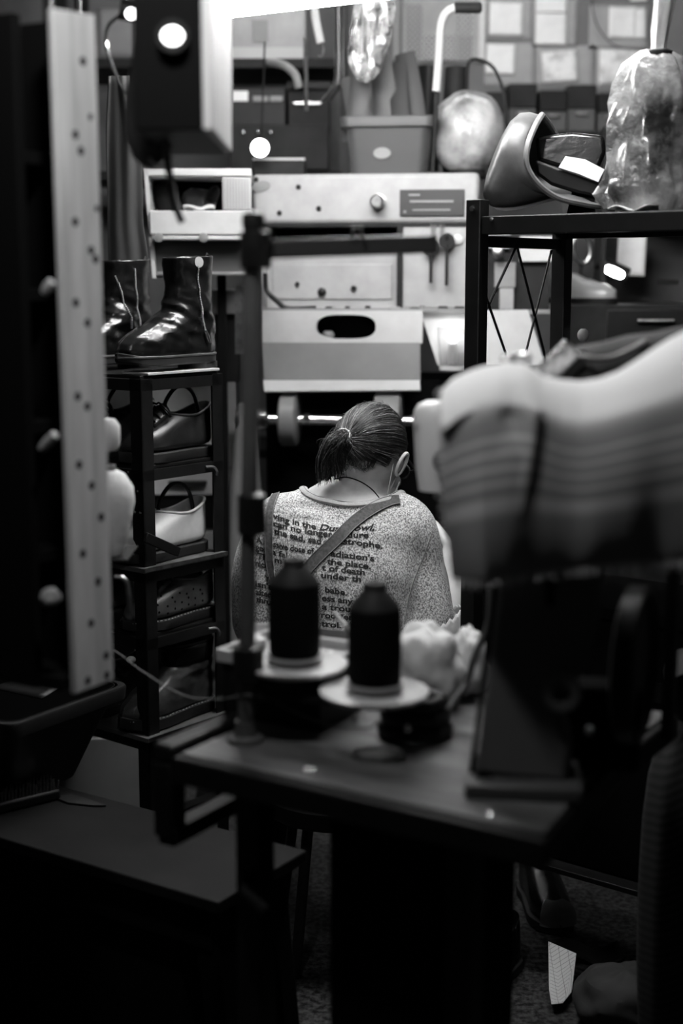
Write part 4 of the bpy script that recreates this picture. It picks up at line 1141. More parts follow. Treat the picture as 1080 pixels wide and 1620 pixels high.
# white things between board and rack
def cone_spool(px, py0, py1, wpx, Y, label):
    a, b = P(px, py0, Y), P(px, py1, Y); r = wpx / F * Y / 2
    f = Frame((a.x, Y, b.z), 0); t = thing('thread_cone', label, 'thread', f); h = a.z - b.z
    obj('winding', MB().lathe([(r * .35, 0), (r * .55, h * .1), (r * 1.0, h * .62), (r * .96, h * .8), (r * .6, h * .96), (r * .3, h)], (0, 0, 0)), M['clothw'], t)
    obj('core', MB().lathe([(r * .2, h * .98), (r * .2, h * 1.06), (r * .12, h * 1.06), (r * .12, h)], (0, 0, 0)), M['grey'], t)
    return t
cone_spool(176, 744, 878, 72, 2.35, 'big white cone of yarn peeping out behind the drilled board')
tag(obj('white_bobbin', MB().lathe([(.02, 0), (.026, .01), (.026, .04), (.018, .052)], P(166, 712, 2.35)), M['bone']), 'small white bobbin above the big yarn cone, half hidden by the drilled board', 'bobbin')
fm3 = Frame((P(150, 1000, 2.42).x, 2.42, 0), 0)
t = thing('yarn_holder', 'thin dark hanging holder carrying the white yarn cone behind the drilled board', 'holder', fm3)
zc_ = P(176, 878, 2.35).z
xo = P(176, 800, 2.35).x - fm3.o.x
obj('pole', MB().tube([(xo - .045, 0, zc_ - .004), (xo - .045, 0, 2.75)], .006, 10), M['black'], t)
obj('shelf_plate', MB().box((xo - .05, -.11, zc_ - .004), (xo + .03, .02, zc_ - .0005)), M['black'], t)
obj('upper_plate', MB().box((xo - .05, -.10, P(166, 712, 2.35).z - .004), (xo + .0, .02, P(166, 712, 2.35).z - .0005)), M['black'], t)
obj('ring_handle', MB().tube(curve_pts([P(181, 912, 2.33), P(193, 914, 2.33), P(202, 928, 2.33), P(205, 980, 2.33)], 6), .004, 8), M['steel'], t, world=True)
# ================================================================ sewing table in front
TZ = .80
TY = -32
ftb = Frame(G(860, 1318, TZ), TY)            # origin: the near right corner of the worktop
L_ = ftb.z(285, 1190, TZ - TZ).x if False else ftb.l(G(300, 1186, TZ)).x
DEP = ftb.l(G(352, 1128, TZ)).y
DEP = max(.42, DEP)
Lx = L_
t = thing('sewing_table', 'dark industrial sewing table with a worn wooden top in the foreground', 'table', Frame((ftb.o.x, ftb.o.y, 0), TY))
ft0 = Frame((ftb.o.x, ftb.o.y, 0), TY)
dz = TZ
C1 = ftb.l(G(962, 1200, TZ))
XR = .22                                     # the top runs on to the right behind the machine
obj('top', MB().prism([(Lx, 0, dz - .004), (0, 0, dz - .004), (C1.x, C1.y, dz - .004), (C1.x, DEP + .12, dz - .004), (Lx, DEP + .02, dz - .004)], (0, 0, .004)), M['woodd'], t, label='worn grey worktop')
obj('edge_band', MB().prism([(Lx - .01, -.012, dz - .042), (.008, -.012, dz - .042), (C1.x + .012, C1.y - .008, dz - .042), (C1.x + .012, DEP + .13, dz - .042), (Lx - .01, DEP + .03, dz - .042)], (0, 0, .0375)), M['blackp'], t, bevel=.004)
for x, y in ((Lx + .08, .06), (-.15, .09), (Lx + .08, DEP - .05), (-.34, DEP - .02)):
    obj('leg', MB().box((x - .02, y - .02, 0), (x + .02, y + .02, dz - .042)), M['black'], t, bevel=.002)
obj('crossbar', MB().box((Lx + .1, .20, .2), (-.15, .24, .24)), M['black'], t, bevel=.002)
# black end frame on the left
fx = Lx - .012
def at_(px, py, z): return ft0.l(G(px, py, z))
obj('end_rail', MB().bar((fx - .02, -.005, dz - .006), (fx - .02, DEP * .72, dz - .006), .036, .028), M['blackp'], t, bevel=.006)
obj('drop_bar', MB().box((fx - .038, -.005, dz - .13), (fx - .006, .03, dz - .02)), M['blackp'], t, bevel=.003)
obj('lower_rail', MB().bar((fx - .02, .0, dz - .13), (fx - .02, DEP * .6, dz - .13), .03, .026), M['blackp'], t, bevel=.003)
obj('rear_drop', MB().box((fx - .036, DEP * .55, dz - .13), (fx - .006, DEP * .6, dz - .02)), M['blackp'], t, bevel=.003)
# motor box, knee lever, treadle
obj('motor_housing', MB().box((Lx + .20, .06, .36), (-.17, .30, dz - .045)), M['blackm'], t, bevel=.01)
kx = Lx + .07
obj('knee_lever', MB().tube([(kx, .05, dz - .04), (kx, .05, dz - .17), (kx + .02, .02, dz - .19), (kx + .07, .0, dz - .20)], .008, 8), M['black'], t)
obj('knee_lever_tip', MB().ball((kx + .006, .042, dz - .178), .008, 10), M['chrome'], t)
# treadle rod and plate
tp = ft0.l(G(432, 1590, .12))
obj('treadle_rod', MB().tube([(Lx + .25, .10, .08), (Lx + .26, .12, .4)], .008, 8), M['black'], t)
obj('treadle', MB().box((Lx + .16, .0, .06), (-.16, .22, .085)), M['black'], t, bevel=.004)
for px, py, l in ((485, 1218, 'steel screw on the worktop edge, left of the pair in front of the spools'), (495, 1218, 'steel screw on the worktop edge, right of the pair in front of the spools'), (776, 1289, 'shiny steel screw near the right front corner of the worktop')):
    g = G(px, py, TZ)
    tag(obj('screw', MB().lathe([(.0055, .0003), (.0062, .0015), (.004, .004), (.001, .0045)], (g.x, g.y, TZ), (0, 0, 1), 12), M['chrome']), l, 'screw', 'screws on the worktop')

# ---------------- thread stand with pole, saucers and guide arm
pb = G(388, 1172, TZ)
fst = Frame((pb.x, pb.y, TZ), 0)
YS = pb.y
t = thing('thread_stand', 'tall dark thread stand with a guide arm on the sewing table', 'thread stand', fst)
ptop = P(405, 350, YS)
top_ = V((ptop.x - .004, pb.y, ptop.z)) - fst.o
pm = mat('stand_paint', .07, .4, ns=(20, .8, 1.2))
obj('pole', MB().tube([(0, 0, 0), top_ * .5, top_], .0115, 14), pm, t)
obj('foot', MB().lathe([(.026, 0), (.026, .006), (.016, .010), (.014, .03)], (0, 0, 0)), pm, t)
arm0 = P(404, 395, YS); arm1 = P(690, 386, YS + .13)
obj('guide_arm', MB().bar(arm0, arm1, .012, .026), mat('arm_paint', .03, .4), t, world=True, bevel=.003)
obj('arm_collar', MB().lathe([(.02, -.022), (.021, -.02), (.021, .025), (.018, .027)], fst.l(P(404, 398, YS))), M['black'], t)
obj('top_cap', MB().lathe([(.014, -.012), (.016, 0), (.014, .01), (.006, .014)], top_), M['black'], t)
for k in (.0, .52, .98):
    q = arm0.lerp(arm1, max(k, .03)) 
    obj('thread_guide', MB().tube([q + V((0, -.01, .012)), q + V((.0, -.014, .026)), q + V((.012, -.014, .026)), q + V((.012, -.01, .012))], .0025, 6), M['steel'], t, world=True)
obj('mid_collar', MB().lathe([(.014, -.03), (.02, -.026), (.02, .026), (.014, .03)], fst.l(P(398, 813, YS))), M['black'], t)
z1 = P(468, 1046, 2.0).z; z2 = P(596, 1090, 1.93).z
obj('saucer_collar', MB().lathe([(.014, -.03), (.022, -.026), (.022, .02), (.014, .024)], fst.l(P(392, 1046, YS))), M['black'], t)
S1, S2 = P(466, 1052, 1.98), P(592, 1096, 1.90)
saucer = [(.008, -.012), (.05, -.010), (.074, -.002), (.076, .004), (.070, .006), (.045, .002), (.012, .008), (.008, .03)]
for q, nm in ((S1, 'rear'), (S2, 'front')):
    a = P(392, 1046, YS); a = V((pb.x, pb.y, q.z - .016))
    obj('saucer_arm', MB().bar(a, q + V((0, 0, -.016)), .014, .008), M['black'], t, world=True)
    obj('saucer', MB().lathe(saucer, fst.l(q), (0, 0, 1), 40), mat('saucer_%s' % nm, .5, .35), t, label='pale dished saucer')
def big_spool(q, label, s=1.0):
    f = Frame(q + V((0, 0, .0085)), 0); t = thing('thread_spool', label, 'spool', f, 'black thread spools')
    obj('base_flange', MB().lathe([(.034, 0), (.040, .002), (.040, .006), (.032, .008)], (0, 0, 0)), M['grey'], t)
    r = .0368 * s
    obj('winding', MB().lathe([(r * .92, .008), (r, .012), (r * 1.02, .05), (r, .108), (r * .97, .112)], (0, 0, 0), (0, 0, 1), 36), M['thread'], t)
    obj('shoulder', MB().lathe([(r * .97, .112), (r * .9, .118), (r * .55, .134), (r * .48, .137)], (0, 0, 0), (0, 0, 1), 36), mat('spool_shoulder', .014, .6, spec=.2), t)
    obj('neck', MB().lathe([(r * .46, .134), (r * .46, .144), (r * .40, .148), (r * .22, .148), (r * .2, .13)], (0, 0, 0), (0, 0, 1), 28), mat('spool_neck', .02, .6, spec=.2), t)
    return t
big_spool(S1, 'big black thread spool on the left saucer')
big_spool(S2, 'big black thread spool on the right, lower saucer', .99)
# loose threads
th = mat('pale_thread', .10, .6)
tag(obj('loose_thread', MB().tube(curve_pts([P(150, 1015, 2.4), P(188, 1034, 2.38), P(225, 1062, 2.3), P(290, 1100, 2.2), P(345, 1106, 2.1), P(386, 1100, YS - .02), P(420, 1104, 1.97), P(470, 1128, 1.95), P(520, 1146, 1.93), P(580, 1152, 1.93), P(600, 1140, 1.9)], 8), .0014, 6), th), 'pale thread sagging from the drilled board across to the spools', 'thread')
g0, g1, g2 = G(497, 1160, TZ), G(505, 1190, TZ), G(508, 1215, TZ)

# ---------------- black box with a pale tray under the left spool
pbx = G(342, 1145, TZ)
fbx = Frame(G(440, 1168, TZ), -32)
A_ = fbx.l(G(338, 1135, TZ))
ztr = P(380, 1060, 2.15).z - TZ
_g = G(348, 1146, TZ); fbx = Frame((_g.x, _g.y + .045, TZ), -30)
t = thing('tool_box', 'black box with a pale rimmed tray of odds and ends under the left spool', 'box', fbx)
bw, bd, bh = .17, .13, .085
obj('body', MB().box((0, 0, 0), (bw, bd, bh)), M['blackp'], t, bevel=.004)
tm = mat('tray_rim', .38, .5)
obj('tray', MB().box((-.006, -.006, bh), (bw + .006, bd + .006, bh + .004)), tm, t)
for lo, hi in (((-.006, -.006), (bw + .006, 0)), ((-.006, bd), (bw + .006, bd + .006)), ((-.006, 0), (0, bd)), ((bw, 0), (bw + .006, bd))):
    obj('tray_wall', MB().box((lo[0], lo[1], bh + .004), (hi[0], hi[1], bh + .018)), tm, t)
for i in range(5):
    y = .02 + i * .02
    obj('box_slot', MB().box((-.001, y, .02), (0.0, y + .010, .06)), M['grey'] if i % 2 else M['dark'], t)
tr = fbx.w((.0, 0, bh + .004))
def on_tray(x, y): return fbx.w((x, y, bh + .0045))
tag(obj('round_knob', MB().lathe([(.009, 0), (.013, .008), (.012, .02), (.006, .025)], on_tray(.03, .055)), M['bone']), 'small pale round knob on the black box tray left of the pole', 'knob')
q = on_tray(.125, .04)
w_ = MB().grid(lambda u, v: (q.x + (u - .5) * .075, q.y + (v - .5) * .06, q.z + .004 + .02 * u * (1 - u) + .006 * sin(u * 9 + v * 5) ** 2), 14, 10)
tag(obj('folded_tissue', w_, M['paper'], solid=.003), 'white folded tissue in the tray of the black box', 'tissue')
# white cup behind
c = P(415, 1036, 2.22)
f = Frame((c.x, 2.22, c.z), 0)
t = thing('white_cup', 'small white cup standing behind the left spool, beside the pole', 'cup', f)
zb = TZ - c.z
obj('wall', MB().lathe([(.020, zb), (.026, zb + .004), (.032, .045), (.029, .045), (.024, zb + .01), (.0, zb + .012)], (0, 0, 0), (0, 0, 1), 30), M['bone'], t)
# small box of bobbins with a bright stick
fbb = Frame(G(520, 1115, TZ), -20)
zb_ = P(520, 1008, 2.25)
fbb = Frame((zb_.x, 2.26, TZ), -20)
t = thing('bobbin_box', 'small grey box filled with shiny bobbins between the two spools', 'box', fbb)
hh = zb_.z - TZ
obj('body', MB().box((-.045, -.03, 0), (.045, .03, hh - .016)), M['dark'], t, bevel=.003)
for s in ((-.045, -.03, .045, -.027), (-.045, .027, .045, .03), (-.045, -.027, -.042, .027), (.042, -.027, .045, .027)):
    obj('rim', MB().box((s[0], s[1], hh - .016), (s[2], s[3], hh + .004)), M['grey'], t)
for i in range(7):
    c_ = fbb.w((-.032 + .0105 * i, -.018 + .012 * (i % 3), hh - .0155))
    b_ = obj('bobbin', MB().lathe([(.0048, 0), (.0048, .002), (.002, .0025), (.002, .008), (.0048, .0085), (.0048, .0105)], c_, (0, 0, 1), 14), M['chrome'])
    tag(b_, 'shiny metal bobbin lying in the small box between the two spools', 'bobbin', 'bobbins in the small box')
a, b = P(528, 968, 2.2), P(556, 1002, 2.18)
e = b + (b - a).normalized() * .05
f = Frame(b, 0); t = thing('marking_pen', 'bright slim pen leaning between the two spools', 'pen', f)
obj('shaft', MB().tube([a, a.lerp(b, .65)], [.0028, .0042], 10), M['bone'], t, world=True)
obj('ferrule', MB().tube([a.lerp(b, .65), b], .005, 10), M['chrome'], t, world=True)
obj('barrel', MB().tube([b, V((e.x, e.y, max(e.z, TZ + .05)))], [.006, .008], 10), M['blackp'], t, world=True)
hd_ = V((e.x, e.y, TZ))
obj('holder', MB().lathe([(.014, 0), (.016, .002), (.016, e.z - TZ + .004), (.012, e.z - TZ + .004)], f.l(hd_)), M['dark'], t)
# white rags at the right of the front spool
def heap(name, ctr, size, label, seed, m, cat='rag', amp=.018):
    mb = MB().ball((0, 0, 0), (1, 1, 1), 36)
    for v in mb.b.verts:
        n_ = v.co.normalized()
        k = 1 + .22 * noise.noise(n_ * 2.1 + V((seed, 0, 0))) + .10 * noise.noise(n_ * 6 + V((seed, 3, 0))) + .05 * noise.noise(n_ * 14 + V((seed, 3, 0)))
        v.co = V((n_.x * size[0] * k, n_.y * size[1] * k, n_.z * size[2] * k))
        v.co.z = max(v.co.z, -size[2] * .8)
        v.co += V(ctr)
    return tag(obj(name, mb, m, sub=1), label, cat)
g = P(672, 1062, 2.1)
heap('white_rag', (g.x, g.y + .02, TZ + .058), (.060, .06, .068), 'crumpled white rag heaped right of the front spool', 1.7, M['clothw'])
g = P(733, 1098, 2.12)
heap('white_rag', (g.x + .012, g.y + .06, TZ + .048), (.032, .045, .058), 'smaller white rag bundle beside the machine column', 6.2, M['clothw'])
# dark rubber coil and wire ring under the right spool
g = G(660, 1185, TZ)
mb = MB()
for i in range(3):
    mb.tube([(g.x + (.045 - .004 * i) * cos(a), g.y + .06 + (.04 - .004 * i) * sin(a), TZ + .012 + .02 * i) for a in [k * 2 * pi / 28 for k in range(29)]], .0105, 10)
tag(obj('rubber_coil', mb, M['blackp']), 'dark coil of rubber tube on the table under the right spool', 'coil')
g = G(598, 1196, TZ)
tag(obj('wire_ring', MB().tube([(g.x + .034 * cos(a), g.y + .03 * sin(a), TZ + .003) for a in [k * 2 * pi / 36 for k in range(37)]], .0022, 6), M['steel']), 'thin wire ring lying flat on the worktop under the right spool', 'ring')
for px, py, l in ((562, 1141, 'tiny shiny rivet on the worktop left of the rubber coil'), (645, 1157, 'tiny shiny rivet on the front of the rubber coil')):
    g = G(px, py, TZ + (.05 if px > 600 else 0))
    tag(obj('rivet', MB().ball((g.x, g.y, g.z + .004), .0042, 10), M['chrome']), l, 'rivet')
g = P(700, 1150, 1.95)
tag(obj('power_lead', MB().tube(curve_pts([P(776, 925, 2.02), P(772, 985, 2.02), P(750, 1040, 2.02), P(738, 1080, 2.02), P(715, 1112, 2.0), V((P(690, 1140, 1.98).x, 1.98, TZ + .006)), V((P(640, 1150, 2.0).x, 2.0, TZ + .006))], 8), .0048, 8), mat('lead', .07, .5)), 'dark lead curving down beside the machine column to the worktop', 'cable')

# ---------------- sewing machine
cb0 = G(815, 1255, TZ)
fsm = Frame((cb0.x, cb0.y, TZ), TY)
YC = cb0.y
fc_ = Frame((cb0.x, cb0.y, TZ), -8)
t = thing('sewing_machine', 'pale industrial sewing machine under a draped cloth at the right', 'sewing machine', fc_)
sm = mat('machine_grey', .13, .42, ns=(8, .92, 1.06))
pts = [(752, 1226), (790, 905), (800, 760), (835, 700), (955, 700), (958, 905), (945, 1000), (930, 1055), (905, 1085), (884, 1110), (890, 1150), (905, 1180), (898, 1240)]
poly = [fc_.y(px, py, 0) for px, py in pts]
obj('column', MB().prism(poly, (0, .085, 0)), sm, t, bevel=.008)
e0 = [fc_.y(px, py, .012) for px, py in ((744, 1222), (783, 905), (790, 905), (752, 1226))]
obj('column_side', MB().prism([p + V((-.002, 0, 0)) for p in e0], (0, .08, 0)), M['black'], t)
a = fc_.y(735, 1248, -.01); b = fc_.y(895, 1288, -.01)
obj('base_plate', MB().box((a.x, -.03, 0), (b.x + .02, .11, .02)), mat('base_grey', .06, .45), t, bevel=.004)
for px, py in ((765, 1232), (863, 1250)):
    c = fc_.y(px, py, -.001); obj('fixing_hole', MB().lathe([(0, 0), (.011, 0), (.011, .003), (0, .003)], (c.x, -.001, c.z), (0, -1, 0), 16), M['blackm'], t)
c = fc_.y(888, 1094, -.001)
obj('shaft_bush', MB().lathe([(.008, 0), (.024, 0), (.026, .004), (.022, .014), (.012, .014), (.010, .003)], (c.x, -.0, c.z), (0, -1, 0), 24), sm, t)
q = [fc_.y(864, 905, -.001), fc_.y(876, 905, -.001), fc_.y(876, 958, -.001), fc_.y(864, 958, -.001)]
obj('slot', MB().prism(q, (0, -.002, 0)), M['blackm'], t)
a = fc_.y(893, 1085, .10); b = fc_.y(1010, 1238, .10)
obj('dark_fill_box', MB().box((a.x, .095, 0), (b.x, .16, a.z)), M['blackm'], t, bevel=.008)  # black box added to hide the lit worktop right of the column
# arm to the far left, with rounded end
hp = P(692, 700, 2.16)
cs = fc_.w(fc_.y(860, 760, .04)); ae = V((hp.x + .005, hp.y - .005, cs.z - .02)) + (cs - V((hp.x, hp.y, cs.z))).normalized() * .035
obj('arm', MB().tube([cs, cs.lerp(ae, .5), ae], [.062, .05, .026], 20, flat=.85), sm, t, world=True)
wcap = mat('cap_white', .68, .35)
zt0 = P(690, 634, 2.16).z; zt1 = P(690, 775, 2.16).z; rc = 39 / F * 2.16
obj('end_cap', MB().lathe([(rc * .75, zt1 - zt0), (rc * .9, -.10), (rc * .98, -.05), (rc, -.03), (rc * .96, -.015), (rc * .8, -.005), (rc * .5, .0), (rc * .1, .001)], fc_.l((hp.x, hp.y, zt0)), (0, 0, 1), 32), wcap, t, label='rounded pale end cap')
obj('cap_screw', MB().ball(fc_.l(P(719, 656, 2.11)), .008, 12), M['chrome'], t)
obj('cap_button', MB().ball(fc_.l(P(653, 661, 2.13)), .004, 10), M['chrome'], t)
obj('needle_bar', MB().tube([V((hp.x, hp.y, zt1 + .01)), V((hp.x, hp.y, zt1 - .012))], .006, 10), M['steel'], t, world=True)
obj('post_bed', MB().tube([V((hp.x, hp.y, TZ + .0)), V((hp.x, hp.y, TZ + .07))], [.03, .02], 16), M['black'], t, world=True)
# hand wheel at the right end
hw = P(975, 1090, 1.62)
obj('hand_wheel', MB().lathe([(.02, 0), (.02, .012), (.085, .012), (.095, .0), (.105, .004), (.105, .028), (.095, .032), (.085, .02), (.02, .024)], fc_.l(P(985, 1050, 1.83)), (1, -.25, 0), 40), M['black'], t)
c = P(935, 1156, 1.80)
obj('wheel_stud', MB().ball(fc_.l(P(932, 1155, 1.72)), .006, 10), M['steel'], t)

# ---------------- cloth draped over the machine
TOP = [(690, 628), (700, 618), (716, 601), (745, 588), (775, 579), (800, 575), (826, 577), (843, 586), (860, 600), (885, 603), (915, 606), (945, 602), (975, 590), (1005, 570), (1035, 551), (1060, 536), (1085, 524), (1130, 520)]
SHO = [(690, 690), (705, 680), (725, 664), (760, 648), (800, 640), (835, 640), (850, 646), (868, 656), (890, 666), (920, 670), (950, 664), (985, 652), (1030, 640), (1085, 628), (1130, 622)]
BOT = [(690, 922), (718, 921), (760, 914), (850, 904), (950, 893), (1080, 882), (1130, 878)]
LFT = [(0, 706), (.12, 700), (.25, 693), (.4, 698), (.6, 703), (.8, 712), (1, 719)]
def lin(tab, x):
    if x <= tab[0][0]: return tab[0][1]
    for (a, p), (b, q) in zip(tab, tab[1:]):
        if x <= b: return p + (q - p) * (x - a) / (b - a)
    return tab[-1][1]
def cloth(u, v):
    # v: 0 behind the ridge, .12 the ridge, .35 shoulder, 1 hem
    px = 700 + 420 * u
    Yr = 1.86 - .05 * u; Ys = 1.70 - .05 * u; Yh = 1.70 - .05 * u
    left = lin(LFT, v); shift = (left - 700) * max(0, 1 - u * 3.0)
    pxx = px + shift
    if v < .12:
        k = v / .12; p = P(pxx, lin(TOP, px), Yr); q = p + V((0, .07, -.09 - .02 * sin(u * 14)))
        r = q.lerp(p, k); r.z += .02 * sin(pi * k) * .6
    elif v < .35:
        k = (v - .12) / .23; a = P(pxx, lin(TOP, px), Yr); b = P(pxx, lin(SHO, px), Ys)
        r = a.lerp(b, k); r.z += .018 * sin(pi * k)
    else:
        k = (v - .35) / .65; a = P(pxx, lin(SHO, px), Ys); b = P(pxx, lin(BOT, px), Yh)
        r = a.lerp(b, k); r.y -= .016 * sin(pi * k) ** .8 if 0 < k < 1 else 0
        fold = .011 * math.exp(-((u - .345 + .08 * k) / .022) ** 2) * max(0, 1 - k * 1.5)
        r.y -= fold
        r.y += .0025 * sin(u * 15 + k * 2.2) + .0006 * sin(u * 41 + k * 1.2) * k
        if u < .14: r.y += .05 * (1 - u / .14) * (.35 + .4 * k)
    dent = math.exp(-((u - .26) / .05) ** 2) * max(0, 1 - abs(v - .40) / .12)
    r.y += .016 * dent
    r += noise.noise_vector(r * 9) * .004
    return r
ck = mat('striped_towel', .62, .92, sheen=.2)
nt = ck.node_tree; bs = nt.nodes['Principled BSDF']
uvn = nt.nodes.new('ShaderNodeUVMap'); sp = nt.nodes.new('ShaderNodeSeparateXYZ'); nt.links.new(uvn.outputs[0], sp.inputs[0])
rp = nt.nodes.new('ShaderNodeValToRGB'); rp.color_ramp.interpolation = 'LINEAR'
els = [(.0, .80), (.33, .76), (.40, .36), (.455, .30), (.47, .62), (.485, .32), (.51, .30), (.525, .64), (.54, .32), (.565, .30), (.58, .64), (.595, .32), (.62, .30), (.635, .64), (.65, .32), (.68, .30), (.70, .64), (.74, .60), (.76, .34), (.80, .34), (1, .34)]  # stripes; paler top and darker lower cloth carry painted light and shade
while len(rp.color_ramp.elements) > 1: rp.color_ramp.elements.remove(rp.color_ramp.elements[-1])
rp.color_ramp.elements[0].position = els[0][0]; rp.color_ramp.elements[0].color = (els[0][1],) * 3 + (1,)
for p_, c_ in els[1:]:
    e_ = rp.color_ramp.elements.new(p_); e_.color = (c_, c_, c_, 1)
nt.links.new(sp.outputs[1], rp.inputs[0])
wv = nt.nodes.new('ShaderNodeTexNoise'); wv.inputs['Scale'].default_value = 260
bp = nt.nodes.new('ShaderNodeBump'); bp.inputs['Strength'].default_value = .3; bp.inputs['Distance'].default_value = .002
nt.links.new(wv.outputs['Fac'], bp.inputs['Height']); nt.links.new(bp.outputs['Normal'], bs.inputs['Normal'])
nt.links.new(rp.outputs['Color'], bs.inputs['Base Color'])
trn = nt.nodes.new('ShaderNodeBsdfTranslucent'); mx = nt.nodes.new('ShaderNodeMixShader'); mx.inputs[0].default_value = .25
nt.links.new(rp.outputs['Color'], trn.inputs['Color'])
nt.links.new(bs.outputs[0], mx.inputs[1]); nt.links.new(trn.outputs[0], mx.inputs[2])
nt.links.new(mx.outputs[0], nt.nodes['Material Output'].inputs['Surface'])
fcl = Frame(P(880, 905, 1.66), 0)
t = thing('striped_towel', 'pale striped towel with frayed edges draped over the sewing machine', 'towel', fcl)
obj('fabric', MB().uv_grid(cloth, 110, 90), ck, t, world=True, solid=.0025)
fr_ = MB()
for i in range(150):
    u = (i + rnd.random()) / 150
    p = cloth(u, 1.0); fr_.tube([p + V((0, 0, .004)), p + V((rnd.uniform(-.003, .003), rnd.uniform(-.003, .003), -rnd.uniform(.006, .014)))], [.0012, .0006], 5)
for i in range(50):
    v = .13 + .85 * i / 50
    p = cloth(0, v); fr_.tube([p + V((.004, 0, 0)), p + V((-rnd.uniform(.004, .009), 0, rnd.uniform(-.004, .003)))], [.0012, .0006], 5)
fo = obj('frayed_fringe', fr_, M['clothw'], t, world=True); fo['kind'] = 'stuff'

# black bag and plastic packet behind the towel
mb = MB()
lv2 = []
Yb = 2.05
for px, y0, y1, d in ((860, 600, 690, .03), (880, 572, 700, .06), (910, 548, 700, .08), (950, 540, 700, .09), (990, 536, 700, .09), (1030, 528, 700, .09), (1065, 518, 700, .08), (1100, 512, 700, .06), (1120, 530, 690, .03)):
    a, b = P(px, y0, Yb), P(px, y1, Yb); c = (a + b) / 2; h = (a.z - b.z) / 2
    lv2.append([V((c.x, Yb + d * cos(k * pi / 10), c.z + h * (abs(sin(k * pi / 10)) ** .8) * (1 if sin(k * pi / 10) > 0 else -1))) for k in range(20)])
mb.loft(lv2)
for v in mb.b.verts: v.co += noise.noise_vector(v.co * 16) * .008
t = thing('black_bag', 'soft black bag lying behind the towel at the right', 'bag', Frame(P(980, 695, Yb), 0))
obj('body', mb, M['clothd'], t, world=True)
obj('handle', MB().tube(curve_pts([P(905, 556, Yb - .05), P(930, 566, Yb - .09), P(965, 566, Yb - .09), P(1000, 552, Yb - .08), P(1020, 540, Yb - .05)], 6), .007, 8, flat=.5), mat('strap_grey', .015, .6), t, world=True)
cln = mat('packet_film', .5, .15, ns=(45, .12, 1.5, .4, .6), coat=1, bump=(60, .6, .004))
a, b = P(850, 606, 1.98), P(905, 548, 1.98)
t = thing('shiny_packet', 'shiny clear packet leaning on the black bag behind the towel', 'packet', Frame((a + b) / 2, 0))
obj('film', MB().bar(a, b, .03, .022, (0, -1, 0)), cln, t, world=True, bevel=.004)
obj('dark_side', MB().bar(a + V((.02, .005, -.008)), b + V((.02, .005, -.008)), .018, .02, (0, -1, 0)), M['dark'], t, world=True, bevel=.003)
c = P(815, 572, 1.93)
mb = MB().ball(c, (.022, .02, .012), 16)
for v in mb.b.verts: v.co += noise.noise_vector(v.co * 60) * .008
tag(obj('crumpled_film', mb, cln), 'crumpled bit of clear film on the towel top', 'film')
# stand that carries the bag: rear shelf of the machine
fsh = Frame((P(985, 700, Yb).x, Yb, TZ), TY)
t = thing('bag_stand', 'black small stand behind the sewing machine under the black bag', 'stand', fsh)
zb2 = P(985, 700, Yb).z - TZ - .01
obj('plate', MB().box((-.12, -.07, zb2 - .012), (.12, .07, zb2)), M['blackp'], t, bevel=.002)
for x in (-.1, .1):
    for y in (-.05, .05): obj('leg', MB().box((x - .008, y - .008, 0), (x + .008, y + .008, zb2 - .012)), M['black'], t)
# ================================================================ the seated person, seen from behind
def ell_ring(c, a, b, n=32, yaw=0, pitch=0):
    R_ = Matrix.Rotation(RAD(yaw), 3, 'Z') @ Matrix.Rotation(RAD(pitch), 3, 'X')
    return [V(c) + R_ @ V((a * cos(2 * pi * k / n), b * sin(2 * pi * k / n), 0)) for k in range(n)]
def torso(mb, secs, grow=0.0):
    mb.loft([ell_ring(P(px, py, Y), a + grow, b + grow, pitch=pt) for px, py, Y, a, b, pt in secs])
def capsule(mb, pts, rs, n=18):
    pts = [V(p) for p in pts]
    c = curve_pts(pts, 5); m = len(c)
    rr = []
    for i in range(m):
        t = i / (m - 1) * (len(rs) - 1); k = min(int(t), len(rs) - 2); rr.append(rs[k] + (rs[k + 1] - rs[k]) * (t - k))
    mb.tube(c, rr, n); mb.ball(c[0], rr[0], 14); mb.ball(c[-1], rr[-1], 14)

HIP = P(540, 1225, 2.86)
SHP = Frame((HIP.x, 2.9, 0), 0)
person = thing('person', 'person with a ponytail in a grey printed T-shirt, seated with the back turned, head bowed', 'person', Frame((HIP.x, 2.95, 0), 0))

# body sections: pixel, depth, half width, half depth, tilt
SEC = [(538, 1235, 2.93, .165, .125, 0), (538, 1120, 2.92, .150, .115, 0), (540, 1010, 2.93, .150, .110, -8), (542, 920, 2.96, .160, .108, -16), (545, 860, 2.99, .168, .098, -24),
       (549, 822, 3.02, .150, .080, -30), (553, 797, 3.04, .108, .066, -34)]
Lsh, Lel, Lha = P(440, 832, 3.0), P(408, 1000, 2.93), P(470, 1010, 3.28)
Rsh, Rel = P(648, 836, 3.0), P(694, 1012, 2.95)
Rha = P(716, 872, 3.18)

# ---- head
YAW, PIT, ROL = -24, -34, 6
HR = Matrix.Rotation(RAD(YAW), 3, 'Z') @ Matrix.Rotation(RAD(PIT), 3, 'X') @ Matrix.Rotation(RAD(ROL), 3, 'Y')
HC = P(584, 712, 3.075)
def hd(x, y, z): return HC + HR @ V((x, y, z))   # x right, y forward, z up
sk = MB()
sk.ball(HC, (.0735, .094, .098), 28, HR)
sk.ball(hd(0, .03, -.065), (.056, .062, .062), 20, HR)        # jaw
sk.ball(hd(0, .070, -.098), (.028, .026, .022), 14, HR)       # chin
sk.ball(hd(0, .096, -.035), (.012, .02, .026), 12, HR)        # nose
sk.ball(hd(0, .088, -.072), (.022, .012, .010), 12, HR)       # mouth
for s in (-1, 1):
    sk.ball(hd(s * .032, .080, .008), (.020, .014, .012), 12, HR)
    sk.ball(hd(s * .045, .066, -.035), (.02, .022, .02), 12, HR)
